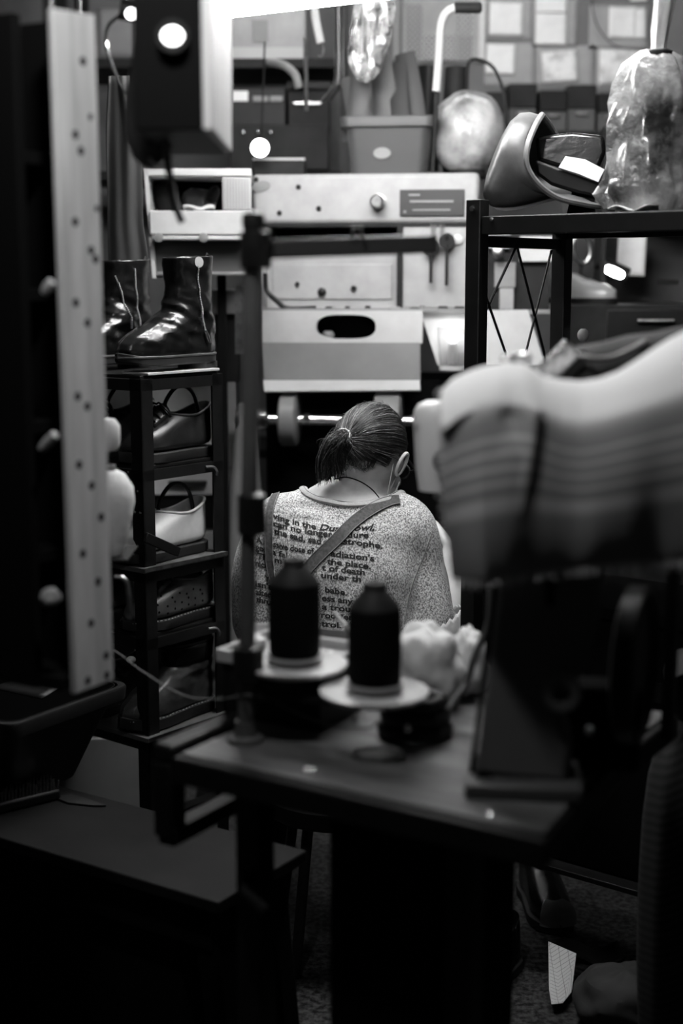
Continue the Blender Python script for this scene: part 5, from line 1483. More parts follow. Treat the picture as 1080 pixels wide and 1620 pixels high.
# neck, upper back
capsule(sk, [P(556, 815, 3.05), P(566, 775, 3.045), P(578, 738, 3.06)], [.072, .056, .052])
capsule(sk, [P(505, 800, 3.065), P(545, 790, 3.035), P(610, 802, 3.065)], [.045, .056, .045])
torso(sk, SEC, -.006)
capsule(sk, [Lsh, P(412, 905, 2.98), Lel], [.05, .046, .038])
capsule(sk, [Lel, P(430, 1030, 3.1), Lha], [.038, .036, .026])
capsule(sk, [Rsh, P(676, 920, 2.98), Rel], [.05, .046, .036])
capsule(sk, [Rel, P(710, 950, 3.06), Rha], [.037, .034, .025])
# hands: palm and five bent fingers each
def hand(mb, wrist, d, nrm, side):
    d = V(d).normalized(); nrm = V(nrm); nrm = (nrm - d * nrm.dot(d)).normalized(); s = d.cross(nrm) * side
    for k in range(4):
        o = s * (-.027 + .018 * k)
        L = (.060, .072, .076, .066)[k]
        b0 = wrist + d * .02 + o * .6; b1 = wrist + d * .088 + o
        capsule(mb, [b0, b0.lerp(b1, .5), b1], [.012, .0125, .010], 10)
        p1 = b1 + d * L * .42 + nrm * L * .15; p2 = p1 + d * L * .22 + nrm * L * .30; p3 = p2 + nrm * L * .26 - d * L * .02
        capsule(mb, [b1, p1, p2, p3], [.0095, .009, .0082, .007], 10)
    t0 = wrist + d * .03 + s * .034; t1 = t0 + d * .03 + s * .02 + nrm * .012; t2 = t1 + d * .03 + nrm * .02 - s * .004
    capsule(mb, [wrist + d * .015 + s * .02, t0, t1, t2], [.013, .0125, .011, .008], 10)
hand(sk, Lha, (.5, .75, .0), (0, .1, -1), 1)
hand(sk, Rha, (-.25, .8, .35), (-.7, .2, -.4), -1)
sb_ = blob(sk, .0052, 4)
body = obj('body', sb_, M['skin'], person, world=True, angle=180)
for s in (-1, 1):       # ears
    e = MB(); n = 22; c0 = (s * .0745, -.002, -.018)
    pts = [hd(c0[0] + s * (.008 + .006 * sin(a)), c0[1] + .008 + .013 * cos(a) - .004 * sin(a), c0[2] + .024 * sin(a)) for a in [2 * pi * k / n for k in range(n + 1)]]
    e.tube(pts, .0042, 8)
    e.ball(hd(s * .077, .009, -.018), (.005, .010, .019), 14, HR)
    obj('ear', e, M['skin'], body, world=True)

# ---- hair: scalp shell and combed strands running to the tie
def hcov(d):            # is this direction covered by hair
    if d.z < (-.74 if d.y < -.5 else -.6): return False
    if d.y > .35 and d.z < .45 + (d.y - .35) * .35: return False
    if abs(d.x) > .75 and d.z < -.12 and d.y > -.25: return False
    if d.z < -.45 and d.y > -.5: return False
    return True
HX, HY, HZ = .0775, .0985, .103
def hpt(d, l=0.0): return HC + HR @ V((d.x * (HX + l), d.y * (HY + l), d.z * (HZ + l)))
hb = MB(); n1, n2 = 64, 40; vs = {}
for j in range(1, n2):
    for i in range(n1):
        a, b = 2 * pi * i / n1, -pi / 2 + pi * j / n2
        vs[i, j] = V((cos(b) * cos(a), cos(b) * sin(a), sin(b)))
bv = {k: hb.b.verts.new(hpt(d, -.0005)) for k, d in vs.items()}
top = hb.b.verts.new(hpt(V((0, 0, 1)), -.0005))
for j in range(1, n2 - 1):
    for i in range(n1):
        k = (i + 1) % n1
        if all(hcov(vs[q]) for q in ((i, j), (k, j), (k, j + 1), (i, j + 1))): hb._f([bv[i, j], bv[k, j], bv[k, j + 1], bv[i, j + 1]])
for i in range(n1): hb._f([bv[i, n2 - 1], bv[(i + 1) % n1, n2 - 1], top])
bmesh.ops.delete(hb.b, geom=[v for v in hb.b.verts if not v.link_faces], context='VERTS')
hm = [mat('hair_dark', .012, .45, spec=.4), mat('hair_mid', .035, .40, spec=.45), mat('hair_grey', .11, .38, spec=.5), mat('hair_silver', .30, .36, spec=.5)]
scalp = obj('hair', hb, hm[0], person, world=True, solid=.003)
_o = HR.transposed() @ (EYE - HC); _d = HR.transposed() @ ray(547, 694)
_o = V((_o.x / HX, _o.y / HY, _o.z / HZ)); _d = V((_d.x / HX, _d.y / HY, _d.z / HZ))
_b = _o.dot(_d); _a = _d.dot(_d); _c = _o.dot(_o) - 1
TIE = (_o + _d * ((-_b - math.sqrt(max(0, _b * _b - _a * _c))) / _a)).normalized()
def slerp(a, b, t):
    w = a.angle(b)
    if w < 1e-3: return a.copy()
    return (a * sin((1 - t) * w) + b * sin(t * w)) / sin(w)
cu = bpy.data.curves.new('hair_strands', 'CURVE'); cu.dimensions = '3D'; cu.bevel_depth = .00042; cu.bevel_resolution = 0; cu.resolution_u = 1
for m in hm: cu.materials.append(m)
hr = random.Random(5)
INV = WM[person].inverted()
def spline(pts, mi, r0=1.0):
    s = cu.splines.new('POLY'); s.points.add(len(pts) - 1); s.material_index = mi
    for k, p in enumerate(pts):
        q = INV @ p; s.points[k].co = (q.x, q.y, q.z, 1); s.points[k].radius = r0
def pick(w): 
    x = hr.random(); acc = 0
    for i, k in enumerate(w):
        acc += k
        if x < acc: return i
    return len(w) - 1
cnt = 0
while cnt < 3400:
    d = V((hr.gauss(0, 1), hr.gauss(0, 1), hr.gauss(0, 1))).normalized()
    if not hcov(d): continue
    if d.angle(TIE) < .16: continue
    lift = hr.random() ** 2 * .0035; lock = noise.noise(d * 9) * .0022
    jit = V((hr.gauss(0, .02), 0, hr.gauss(0, .03)))
    N = 9; pts = []
    te = (TIE + jit).normalized()
    for k in range(N):
        t = k / (N - 1); e = slerp(d, te, t)
        e = (e + V((0, 0, -.10 * sin(pi * t) * (1 if d.z > 0 else .2)))).normalized()
        pts.append(hpt(e, .0008 + lift * sin(pi * min(1, t * 1.1)) + lock + .005 * max(0, t - .8) * 5))
    up = max(0, d.z)
    spline(pts, pick((.40 - .16 * up, .32, .20 + .10 * up, .08 + .06 * up)), hr.uniform(.8, 1.3)); cnt += 1
# flyaways along the crown and nape
for k in range(130):
    d = V((hr.gauss(0, .6), hr.gauss(-.5, .5), hr.gauss(.2, .6))).normalized()
    if not hcov(d): continue
    e = slerp(d, TIE, hr.uniform(.1, .25)); 
    spline([hpt(d, .001), hpt(slerp(d, e, .5), .004), hpt(e, hr.uniform(.004, .010))], pick((.3, .4, .2, .1)), .7)
for k in range(60):     # short hairs in the neck
    d = V((hr.uniform(-.55, .65), -.75, -.60 + hr.uniform(-.02, .05))).normalized()
    p = hpt(d, .0005); spline([p, p + HR @ V((hr.gauss(0, .006), -.003, -.012)), p + HR @ V((hr.gauss(0, .010), -.004, -.024))], pick((.6, .3, .1, 0)), .7)
# ponytail
tie_p = hpt(TIE, .010)
tl = P(520, 768, 3.00); tr_ = P(556, 738, 2.985)
back = HR @ V((0, -1, 0))
for k in range(1700):
    u = hr.random(); w = hr.random()
    end = P(503 + 58 * u + hr.gauss(0, 4), 772 - 26 * u + hr.gauss(0, 9) - (14 if u > .75 else 0), 2.99 + .03 * hr.random())
    off = V((hr.gauss(0, .0085), hr.gauss(0, .008), hr.gauss(0, .006)))
    m1 = tie_p + back * .016 + off * 1.2 + V((-.012 + .014 * u, 0, -.012))
    m2 = m1.lerp(end, .5) + back * .012 + V((-.004 + .012 * (u - .4), 0, .004))
    ln = 1 - .35 * hr.random() ** 2
    c = curve_pts([tie_p - back * .012 + off * .4, tie_p + off * .5, m1, m2, end], 3)
    spline(c[:max(5, int(len(c) * ln))], pick((.36, .36, .21, .07)), hr.uniform(.8, 1.3))
pts_core = [tie_p - back * .012, tie_p + back * .006, tie_p + back * .018 + V((-.006, 0, -.014)), P(528, 735, 2.995), P(520, 758, 2.998)]
obj('ponytail', MB().tube(curve_pts(pts_core, 4), [.010, .009, .008, .008, .008, .008, .009, .009, .010, .010, .010, .010, .009, .008, .007, .006, .003], 12, flat=.7), hm[0], scalp, world=True)
so_ = bpy.data.objects.new('strands', cu); C.objects.link(so_); so_.parent = scalp; WM[so_] = WM[scalp].copy(); so_['kind'] = 'stuff'
obj('hair_tie', MB().tube([tie_p + (HR @ V((.0165 * cos(a), -.006 + .002 * sin(2 * a), .0165 * sin(a)))) for a in [2 * pi * k / 20 for k in range(21)]], .0024, 8), M['bone'], scalp, world=True, label='pale hair tie')

# ---- face mask with ear loops, glasses
mk = MB()
def mask(u, v):
    a = (u - .5) * 2.5; z = -.02 - .085 * v
    r = .112 - .012 * abs(v - .4) * 2
    return hd(.066 * sin(a) * (1 - .12 * v), .012 + .098 * cos(a) * (1 - .1 * abs(v - .4)), z)
obj('face_mask', mk.grid(mask, 20, 10), M['clothw'], person, world=True, solid=.0015, label='white face mask')
lp = person
for a, b, m in (((622, 734), (612, 784), 3.02), ((632, 762), (619, 792), 3.03)):
    p, q = P(*a, m), P(*b, m - .01)
    obj('mask_strap', MB().tube(curve_pts([p, p.lerp(q, .5) + V((0, -.003, 0)), q], 4), .0013, 6), M['bone'], person, world=True)
gl = MB()
for s in (-1, 1):
    gl.tube([hd(s * .034 + .026 * cos(a), .104, .006 + .020 * sin(a)) for a in [2 * pi * k / 20 for k in range(21)]], .0025, 6)
    gl.tube([hd(s * .060, .104, .010), hd(s * .078, .09, .010), hd(s * .080, .01, .006), hd(s * .079, -.012, -.006)], .0026, 6)
gl.tube([hd(-.008, .104, .008), hd(0, .108, .011), hd(.008, .104, .008)], .002, 6)
obj('glasses', gl, M['blackp'], person, world=True)

# ---- T-shirt
sh = MB()
torso(sh, SEC, .004)
capsule(sh, [P(470, 812, 3.02), Lsh, P(413, 895, 2.98), P(414, 985, 2.95)], [.052, .062, .062, .064])
capsule(sh, [P(615, 812, 3.02), Rsh, P(661, 900, 2.99), P(672, 985, 2.96)], [.052, .060, .061, .066])
capsule(sh, [P(490, 806, 3.03), P(550, 812, 3.00), P(612, 806, 3.03)], [.052, .066, .052])
sm_ = blob(sh, .007, 5)
hem = P(540, 1150, 2.9).z
for v in sm_.b.verts:
    w = noise.noise_vector(V((v.co.x * 7, v.co.y * 7, v.co.z * 5)))
    v.co += w * .006
    # soft drag folds under the shoulders
    v.co.y += .003 * sin(v.co.z * 60 + v.co.x * 38) * max(0, 1 - abs(v.co.x - .1) / .12)
    dd = ((v.co.x - P(484, 0 + 810, 2.9).x) / .03) ** 2
    v.co.y += .004 * math.exp(-dd) * sin(v.co.z * 260) * (1 if v.co.z > P(540, 825, 2.9).z - .01 else 0)
def pix(w):
    q = w - EYE; f_ = q.y * cos(PITCH) - q.z * sin(PITCH); u_ = q.y * sin(PITCH) + q.z * cos(PITCH)
    return CX + F * q.x / f_, CY - F * u_ / f_
NECKL = [(478, 764), (481, 776), (488, 783), (500, 790), (525, 796), (552, 799), (585, 797), (612, 791), (626, 785), (634, 778)]
cut = []
for v in sm_.b.verts:
    x_, y_ = pix(v.co)
    if 480 < x_ < 632 and y_ < lin(NECKL, x_) - 2: cut.append(v)
bmesh.ops.delete(sm_.b, geom=cut, context='VERTS')
mt = mat('marl_jersey', .5, .95, sheen=.25)
nt = mt.node_tree; bs = nt.nodes['Principled BSDF']
tc = nt.nodes.new('ShaderNodeTexCoord')
n1_ = nt.nodes.new('ShaderNodeTexNoise'); n1_.inputs['Scale'].default_value = 340; n1_.inputs['Detail'].default_value = 3; n1_.inputs['Roughness'].default_value = .8
mpn = nt.nodes.new('ShaderNodeMapping'); mpn.inputs['Scale'].default_value = (1, 1, .7)
rp = nt.nodes.new('ShaderNodeValToRGB')
rp.color_ramp.elements[0].position = .42; rp.color_ramp.elements[0].color = (.12, .12, .12, 1)
rp.color_ramp.elements[1].position = .58; rp.color_ramp.elements[1].color = (.82, .82, .82, 1)
nt.links.new(tc.outputs['Object'], mpn.inputs[0]); nt.links.new(mpn.outputs[0], n1_.inputs['Vector']); nt.links.new(n1_.outputs['Fac'], rp.inputs[0]); nt.links.new(rp.outputs[0], bs.inputs['Base Color'])
shirt = obj('t_shirt', sm_, mt, person, world=True, angle=180)
dg = bpy.context.evaluated_depsgraph_get(); dg.update()
SW = WM[person]
TREE = BVHTree.FromObject(shirt, dg)         # in the shirt's own space (same as the person's)
SI = SW.inverted()
def hit(px, py, off=.0012):
    o = SI @ EYE; d = (SI.to_3x3() @ ray(px, py)).normalized()
    h = TREE.ray_cast(o, d)
    if h[0] is None: return None, None
    n = h[1] if h[1].dot(d) < 0 else -h[1]
    return h[0] + n * off, n
def ribbon(name, pix, w, th, m, off=.002, parent=None, label=None, edge=True):
    """a flat band lying on the shirt"""
    c = curve_pts([V((x, y, 0)) for x, y in pix], 10)
    pts = []; ns = []
    for q in c:
        p, n = hit(q.x, q.y, off)
        if p is None: continue
        pts.append(p); ns.append(n)
    # smooth
    for _ in range(3):
        pts = [pts[0]] + [(pts[i - 1] + pts[i] * 2 + pts[i + 1]) / 4 for i in range(1, len(pts) - 1)] + [pts[-1]]
        ns = [ns[0]] + [(ns[i - 1] + ns[i] * 2 + ns[i + 1]).normalized() for i in range(1, len(ns) - 1)] + [ns[-1]]
    rings = []; e1 = []; e2 = []
    for i in range(len(pts)):
        t = (pts[min(i + 1, len(pts) - 1)] - pts[max(0, i - 1)]).normalized(); s = t.cross(ns[i]).normalized()
        p = pts[i]; n = ns[i]
        rings.append([p - s * w / 2 - n * .001, p + s * w / 2 - n * .001, p + s * w / 2 + n * th, p - s * w / 2 + n * th])
        e1.append(p - s * w * .47 + n * th); e2.append(p + s * w * .47 + n * th)
    o = obj(name, MB().loft(rings), m, parent or person, bevel=0, label=label)
    if edge:
        ob = obj('piping', MB().tube(e1, .0011, 6).tube(e2, .0011, 6), mat(name + '_edge', .22, .7), o)
    return o
den = mat('denim_strap', .075, .85, ns=(160, .6, 1.5), bump=(400, .2, .001))
ribbon('apron_strap', [(446, 772), (436, 784), (428, 805), (425, 840), (425, 875), (430, 905), (440, 935)], .0165, .0022, den, label='dark apron strap over the left shoulder')
ribbon('apron_strap', [(632, 792), (615, 794), (588, 806), (558, 828), (530, 856), (505, 880), (480, 908), (455, 940)], .026, .0022, den, label='dark apron strap crossing from the right shoulder')
# collar band
def collar_line(dz, r):
    ctl = [(479, 769), (484, 779), (500, 788), (525, 795), (552, 798), (585, 796), (612, 790), (630, 784)]
    return [P(x, y + dz, Y) for (x, y), Y in zip(ctl, (3.055, 3.02, 2.99, 2.968, 2.962, 2.972, 3.0, 3.04))]
front = [P(640, 790, 3.10), P(600, 806, 3.15), P(545, 806, 3.155), P(490, 786, 3.12)]
def ring_collar(dz, sh_=0.0):
    c = collar_line(dz, 0) + front
    cc = sum(c, V()) / len(c)
    c = [cc + (p - cc) * (1 + sh_) for p in c]
    c = curve_pts(c + [c[0]], 6)
    # settle the rear half on the shirt surface
    out = []
    for p in c:
        q = SI @ p; loc, nn, ix, ds = TREE.find_nearest(q)
        out.append(loc + (q - loc) * .15 if ds < .035 else q)
    for _ in range(4): out = [(out[i - 1] + out[i] * 2 + out[(i + 1) % len(out)]) / 4 for i in range(len(out))]
    return out
rc_ = ring_collar(0); rc2 = ring_collar(-2, -.05)
obj('collar', MB().tube(rc_ + [rc_[0]], .0095, 10, flat=.6), mat('collar_rib', .42, .9, ns=(300, .8, 1.15)), shirt)
obj('collar_seam', MB().tube([p + V((0, -.004, -.006)) for p in ring_collar(3, .035)[:]], .0012, 6), mat('seam_thread', .16, .9), shirt)
obj('undershirt', MB().tube(rc2 + [rc2[0]], .0055, 8), M['clothd'], person, label='black undershirt edge')
nk_ = curve_pts([P(528, 758, 2.99), P(548, 755, 2.985), P(570, 762, 2.985), P(588, 774, 2.99), P(600, 788, 3.0)], 6)
# necklace cord rests on the neck skin
bt = BVHTree.FromObject(body, dg)
nn_ = []
for p in nk_:
    o = SI @ EYE; d = ((SI @ p) - o).normalized(); h = bt.ray_cast(o, d)
    nn_.append(h[0] - d * .0012 if h[0] is not None else SI @ p)
obj('necklace_cord', MB().tube(nn_, .0013, 6), M['blackp'], person)
# sleeve seams
ribbon('sleeve_seam', [(684, 838), (672, 875), (655, 915), (645, 950), (640, 985)], .0028, .0006, mat('seam', .30, .9), off=.0006, parent=shirt, edge=False)
ribbon('sleeve_seam', [(384, 850), (393, 880), (400, 920), (402, 960)], .0028, .0006, mat('seam2', .30, .9), off=.0006, parent=shirt, edge=False)
# elastic sleeve guard at the right elbow
a = P(672, 1000, 2.95); b_ = P(722, 992, 2.96)
gd = MB()
rings = []
for k in range(9):
    t = k / 8; c = P(688 + 10 * t, 985 + 46 * t, 2.955); r = .064 - .008 * abs(t - .45) * 2 
    rings.append([c + V((r * (1 + .04 * sin(13 * aa) * (1 - abs(t - .3))) * cos(aa), r * .95 * sin(aa), -.034 * cos(aa) * -1 + .004 * sin(22 * aa))) for aa in [2 * pi * q / 66 for q in range(66)]])
gd.loft(rings, False, False)
obj('sleeve_guard', gd, M['clothw'], person, world=True, solid=.003, label='pale gathered sleeve guard at the right elbow')
obj('guard_band', MB().tube([rings[6][k] * 1.0 for k in range(66)] + [rings[6][0]], .003, 6), M['bone'], person, world=True)

# ---- printed text on the back
ink = mat('shirt_print', .014, .9)
LINES = {
 1: [(432, 820), (455, 828), (473, 832), (499, 838), (534, 841), (592, 839)], 2: [(433, 832), (452, 837.5), (473, 843), (524, 850), (582, 851)],
 3: [(433, 844), (451, 849), (476, 856), (508, 861), (553, 861), (604, 868)], 4: [(405, 858), (457, 871), (491, 876), (592, 888)],
 5: [(404, 869.5), (452, 883), (517, 892), (586, 900)], 6: [(406, 883), (445, 892), (510, 902), (576, 910)], 7: [(404, 895), (426, 900), (509, 914), (570, 921)],
 8: [(418, 919), (515, 937), (548, 942)], 9: [(405, 928), (510, 950), (557, 956)], 10: [(404, 940), (510, 964), (553, 968)], 11: [(406, 952), (509, 977), (557, 981)], 12: [(407, 966), (510, 991), (539, 994)]}
FR = [(1, 'ving in the', 431, 500, 0), (1, 'Dust Bowl,', 505, 592, 1), (2, 'can no longer', 432, 526, 0), (2, 'endure', 531, 583, 0), (3, 'the sad, sad', 433, 508, 0), (3, 'catastrophe.', 512, 605, 0),
      (4, 'A massive dose of', 405, 497, 0), (4, "radiation's", 516, 592, 0), (5, 'gon', 404, 423, 0), (5, 'a fal', 430, 455, 0), (5, 'the place.', 517, 586, 0), (6, 'The m', 406, 446, 0), (6, 't of death', 509, 577, 0),
      (7, 'nick', 404, 425, 0), (7, 'under th', 508, 571, 0), (8, 'You', 418, 440, 0), (8, 'babe.', 514, 549, 0), (9, "isn't", 404, 430, 0), (9, 'ess any', 509, 558, 0), (10, 'after', 404, 429, 0), (10, 'a trou', 509, 554, 0),
      (11, 'thru', 405, 428, 0), (11, 'rooster', 508, 558, 0), (12, 'trol.', 508, 540, 0)]
def text_mesh(s, italic):
    cv = bpy.data.curves.new('t', 'FONT'); cv.body = s; cv.size = 1; cv.offset = .034; cv.resolution_u = 3
    cv.shear = .28 if italic else 0
    o = bpy.data.objects.new('t', cv); C.objects.link(o)
    d = bpy.context.evaluated_depsgraph_get(); me = bpy.data.meshes.new_from_object(o.evaluated_get(d))
    bpy.data.objects.remove(o); bpy.data.curves.remove(cv)
    bm = bmesh.new(); bm.from_mesh(me); bpy.data.meshes.remove(me)
    return bm
for ln, s, x0, x1, it in FR:
    bm = text_mesh(s, it)
    bmesh.ops.triangulate(bm, faces=bm.faces[:])
    xs = [v.co.x for v in bm.verts]; lo, hi = min(xs), max(xs)
    SZ_ = 13
    dead = []
    for v in bm.verts:
        px = x0 + (v.co.x - lo) / (hi - lo) * (x1 - x0)
        py = lin(LINES[ln], px) - v.co.y * SZ_
        p, n = hit(px, py, .0009)
        if p is None: dead.append(v)
        else: v.co = p
    if dead: bmesh.ops.delete(bm, geom=dead, context='VERTS')
    mb = MB(); mb.b.free(); mb.b = bm
    obj('printed_words', mb, ink, shirt, smooth=False)

# ---- apron, trousers, shoes, stool
ap = MB()
torso(ap, [(538, 1235, 2.93, .172, .132, 0), (538, 1120, 2.92, .160, .124, 0), (539, 1040, 2.925, .159, .120, -5)], .004)
obj('apron', ap, M['clothd'], person, world=True, label='dark apron')
tr2 = MB()
hz = .50
for s in (-1, 1):
    h0 = V((HIP.x + s * .085, 2.95, hz)); kn = V((HIP.x + s * .17, 3.34, hz + .02)); an = V((HIP.x + s * .16, 3.28, .10))
    capsule(tr2, [h0, h0.lerp(kn, .5), kn], [.088, .078, .06]); capsule(tr2, [kn, kn.lerp(an, .4), an], [.06, .058, .044])
tr2.ball((HIP.x, 2.93, hz + .02), (.175, .14, .10), 24)
obj('trousers', blob(tr2, .012, 4), M['clothd'], person, world=True)
for s in (-1, 1):
    rg = []
    c = V((HIP.x + s * .16, 3.30, 0))
    for i in range(9):
        v = i / 8; y = -.06 + .26 * v; w = interp([(0, .028), (.2, .038), (.65, .05), (.9, .036), (1, .01)], v); h = interp([(0, .09), (.35, .10), (.7, .05), (1, .03)], v)
        rg.append([c + V((w * cos(a_), y, max(0, h * .5 + h * .5 * sin(a_)))) for a_ in [2 * pi * k / 16 for k in range(16)]])
    obj('shoe', MB().loft(rg), M['leather'], person, world=True)
fst_ = Frame((HIP.x, 2.93, 0), 10)
t = thing('work_stool', 'dark low stool under the seated person', 'stool', fst_)
obj('seat', MB().lathe([(.02, .33), (.17, .33), (.18, .34), (.18, .37), (.17, .38), (0, .382)], (0, 0, 0), (0, 0, 1), 32), M['blackp'], t)
for k in range(4):
    a = pi / 4 + k * pi / 2
    obj('leg', MB().tube([(.12 * cos(a), .12 * sin(a), .33), (.17 * cos(a), .17 * sin(a), 0)], .012, 10), M['black'], t)
# ================================================================ low bench, tub, brush and floor things in the dark
BZ = .45
c0 = G(345, 1428, BZ)
fbn = Frame((c0.x, c0.y, 0), -33)
bl_ = fbn.l(G(0, 1330, BZ)).x - .35
bd_ = fbn.l(G(458, 1326, BZ)).y
bd_ = .255
t = thing('low_bench', 'low dark bench with a smooth worn board at the lower left', 'bench', fbn)
obj('board', MB().box((bl_, 0, BZ - .022), (0, bd_, BZ)), M['bench'], t, bevel=.003)
obj('front_apron', MB().box((bl_ + .03, .02, BZ - .10), (-.03, .04, BZ - .022)), M['blackm'], t)
obj('side_apron', MB().box((-.05, .03, BZ - .10), (-.03, bd_ - .03, BZ - .022)), M['blackm'], t)
for x, y, sp in ((-.055, .05, 1), (bl_ + .06, .05, -1), (-.055, bd_ - .05, 1), (bl_ + .06, bd_ - .05, -1)):
    obj('leg', MB().hexa([V(p) for p in ((x - .022 + .05 * sp, y - .022, 0), (x + .022 + .05 * sp, y - .022, 0), (x + .022 + .05 * sp, y + .022, 0), (x - .022 + .05 * sp, y + .022, 0),
                          (x - .025, y - .025, BZ - .022), (x + .025, y - .025, BZ - .022), (x + .025, y + .025, BZ - .022), (x - .025, y + .025, BZ - .022))]), M['blackm'], t, bevel=.003)
obj('dark_fill_body', MB().box((bl_ + .03, .045, .0), (-.12, bd_ - .02, BZ - .03)), M['blackm'], t, bevel=.004)  # black body added to keep the space under the bench dark
# tub on the bench
fr = Frame((0, 0, 0), 0)
c = G(-30, 1262, BZ)
ftb2 = Frame((c.x - .02, c.y + .1, BZ), -30)
ft_ = Frame((c.x - .02, c.y + .14, BZ), -33)
t = thing('dark_tub', 'dark plastic tub with a scuffed rim on the bench under the hanging cabinet', 'tub', ft_)
zr_ = P(60, 1115, c.y).z - BZ
lofted_tub(ft_, .16, .10, .235, .155, max(.12, zr_), mat('dark_tub_plastic', .010, .45, ns=(10, .7, 1.4)), t, rim=.01)
tag(obj('cardboard_scrap', MB().grid(lambda u, v: ft_.w((.04 + .14 * u, -.02 + .10 * v, zr_ + .004 + .02 * u * v)), 6, 6), M['blackp'], solid=.003), 'dark scrap of card lying across the dark tub', 'scrap')
# wire brush
g = G(40, 1268, BZ)
fw_ = Frame((g.x, g.y, BZ), 38)
t = thing('wire_brush', 'wide black brush with rows of glinting wire bristles on the bench', 'brush', fw_)
obj('back', MB().box((-.10, -.035, 0), (.06, .035, .022)), M['blackp'], t, bevel=.006)
mb = MB()
for i in range(22):
    for j in range(5):
        x, y = -.096 + .0072 * i, -.028 + .014 * j
        mb.tube([(x, y, .02), (x + rnd.uniform(-.002, .002), y + rnd.uniform(-.002, .002), .038 + rnd.uniform(0, .004))], .0018, 5)
b_ = obj('bristles', mb, M['steel'], t); b_['kind'] = 'stuff'
# curved pale offcut at the back of the bench
g = G(110, 1268, BZ)
tag(obj('leather_offcut', MB().prism([g + V((-.04, .02, .001)), g + V((0, -.015, .001)), g + V((.05, -.03, .001)), g + V((.075, -.03, .001)), g + V((.04, .0, .001)), g + V((.0, .03, .001))], (0, 0, .003)), M['dark']), 'curved dark grey leather offcut at the back edge of the bench', 'offcut')
# ---------------- floor, lower right
def floor_shoe(px, py, yaw, label, m, toe):
    g = G(px, py, 0); f = Frame((g.x, g.y, 0), yaw); t = thing('worn_shoe', label, 'shoe', f, 'shoes on the floor')
    obj('upper', build_upper(LOW, .002, 5, inner=.93, depth=.045), m, t, sub=1)
    obj('sole', sole_mesh(-.139, .131, .048, 0, .023, .005, toe_up=.008), M['rubber'], t)
    if toe: obj('toe_cap', MB().loft([outline(z, -.143 + k, -.085, w, .3) for z, k, w in ((.024, 0, .044), (.045, .001, .043), (.06, .012, .038), (.068, .03, .028))]), M['paperg'], t, label='pale toe cap')
    return t
floor_shoe(858, 1440, 8, 'dark shoe with a pale toe cap on the floor at the lower right', M['leather'], True)
floor_shoe(770, 1560, -30, 'black shoe on the floor left of the pale toe cap', M['leather'], False)
g = G(885, 1565, 0)
grid_m = mat('squared_paper', .8, .8); nt = grid_m.node_tree
tc = nt.nodes.new('ShaderNodeTexCoord'); bk = nt.nodes.new('ShaderNodeTexBrick'); bk.offset = 0
bk.inputs['Scale'].default_value = 30; bk.inputs['Brick Width'].default_value = .5; bk.inputs['Row Height'].default_value = .25; bk.inputs['Mortar Size'].default_value = .012
for k_, c_ in (('Color1', .7), ('Color2', .7), ('Mortar', .2)): bk.inputs[k_].default_value = (c_, c_, c_, 1)
nt.links.new(tc.outputs['Object'], bk.inputs['Vector']); nt.links.new(bk.outputs['Color'], nt.nodes['Principled BSDF'].inputs['Base Color'])
pl_ = [G(866, 1533, .02), G(910, 1553, .02), G(904, 1570, .02), G(890, 1588, .02), G(872, 1590, .02), G(868, 1565, .02)]
tag(obj('squared_paper', MB().prism([V((p.x, p.y, .020 + .06 * (i in (0, 1)))) for i, p in enumerate(pl_)], (0, 0, .002)), grid_m), 'piece of squared paper among cloths on the floor at the lower right', 'paper')
g = G(965, 1600, 0)
heap('dark_cloth', (g.x + .02, g.y - .04, .05), (.10, .09, .062), 'dark folded cloth in a heap on the floor at the bottom right', 2.2, mat('floor_cloth', .03, .9, bump=(50, .4)), 'cloth')
g = G(930, 1555, 0)
tag(obj('leather_piece', MB().grid(lambda u, v: (g.x - .05 + .14 * u, g.y + .07 + .08 * v, .012 + .012 * sin(u * 7)), 10, 6), M['dark'], solid=.004), 'dark curled leather piece on the floor beside the squared paper', 'leather')
p = G(1038, 1600, 0)
f = Frame((p.x, p.y, 0), 0); t = thing('floor_pole', 'upright black pole standing on the floor at the lower right', 'pole', f)
obj('shaft', MB().tube([(0, 0, .012), (0, 0, .62)], .011, 12), M['black'], t)
obj('foot', MB().lathe([(.06, 0), (.06, .008), (.02, .014)], (0, 0, 0)), M['black'], t)
# striped sack and roll at the right edge
def stripe_mat():
    m = mat('striped_sack', .05, .9); nt = m.node_tree
    tc = nt.nodes.new('ShaderNodeTexCoord'); mp = nt.nodes.new('ShaderNodeMapping'); mp.inputs['Rotation'].default_value = (0, RAD(35), 0)
    w = nt.nodes.new('ShaderNodeTexWave'); w.bands_direction = 'Z'; w.inputs['Scale'].default_value = 24; w.inputs['Distortion'].default_value = 1.5
    r = nt.nodes.new('ShaderNodeValToRGB'); r.color_ramp.elements[0].color = (.003, .003, .003, 1); r.color_ramp.elements[1].color = (.018, .018, .018, 1)
    nt.links.new(tc.outputs['Object'], mp.inputs[0]); nt.links.new(mp.outputs[0], w.inputs[0]); nt.links.new(w.outputs['Fac'], r.inputs[0]); nt.links.new(r.outputs[0], nt.nodes['Principled BSDF'].inputs['Base Color'])
    return m
c = P(1052, 1290, 2.3)
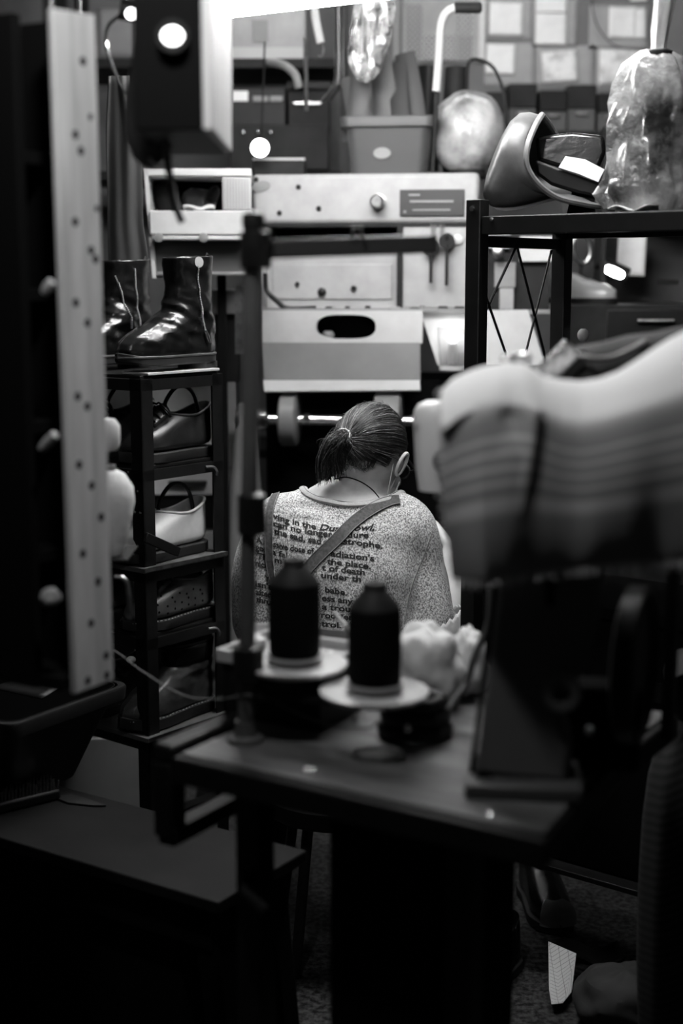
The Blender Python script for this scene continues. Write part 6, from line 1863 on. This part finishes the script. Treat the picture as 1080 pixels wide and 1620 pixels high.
mb = MB(); lv3 = []
for k, (zf, r) in enumerate(((0, .05), (.1, .07), (.35, .08), (.6, .08), (.85, .075), (1, .04))):
    z = zf * P(1050, 1150, 2.3).z; lv3.append([V((c.x + .060 + r * (1 + .06 * sin(5 * a)) * cos(a), 2.38 + r * sin(a), z)) for a in [2 * pi * q / 28 for q in range(28)]])
mb.loft(lv3)
tag(obj('striped_sack', mb, stripe_mat(), sub=1), 'tall dim striped sack standing at the right edge behind the machine', 'sack')
c = P(1066, 1025, 2.3)
zt_ = P(1050, 1150, 2.3).z
f = Frame((c.x + .045, 2.38, zt_), 0)
tag(obj('fabric_roll', MB().tube([(f.o.x - .01, 2.30, zt_ + .05), (f.o.x + .02, 2.46, zt_ + .05)], .045, 24).tube([(f.o.x - .012, 2.296, zt_ + .05), (f.o.x - .01, 2.304, zt_ + .05)], .02, 16), M['dark']), 'dim roll of cloth on top of the striped sack at the right edge', 'roll')
# ================================================================ the shop's other lamps and an added rear tube, above the picture
def pendant(name, label, p, s, r=.045):
    f = Frame(p, 0); t = thing(name, label, 'lamp', f)
    obj('bulb', MB().ball((0, 0, 0), r, 18), mat(name + '_glow', 1, emit=s), t)
    obj('cord', MB().tube([(0, 0, r + .06), (0, 0, 2.75 - p[2])], .004, 8), M['blackp'], t)
    obj('socket', MB().lathe([(.02, r * .8), (.024, r + .01), (.02, r + .06), (.006, r + .065)], (0, 0, 0)), M['blackp'], t)
    return t
pendant('pendant_bulb', 'bare pendant bulb above the sewing table, over the top edge of the picture', (-.20, 1.5, 2.08), 270)
a = V((-.35, 4.35, 2.62)); b = V((.95, 4.15, 2.62))
c = V((-.38, 3.12, 2.42)); d = V((.62, 2.55, 2.42))
tube_lamp('ceiling_tube', 'ceiling fluorescent tube over the shoe rack and sewing table, above the picture', c, d, .022, 90, 2.75)
tube_lamp('ceiling_tube', 'added ceiling fluorescent tube that brightens the back wall, above the picture', a, b, .02, 36, 2.75)  # unseen tube added to brighten the papers on the back wall
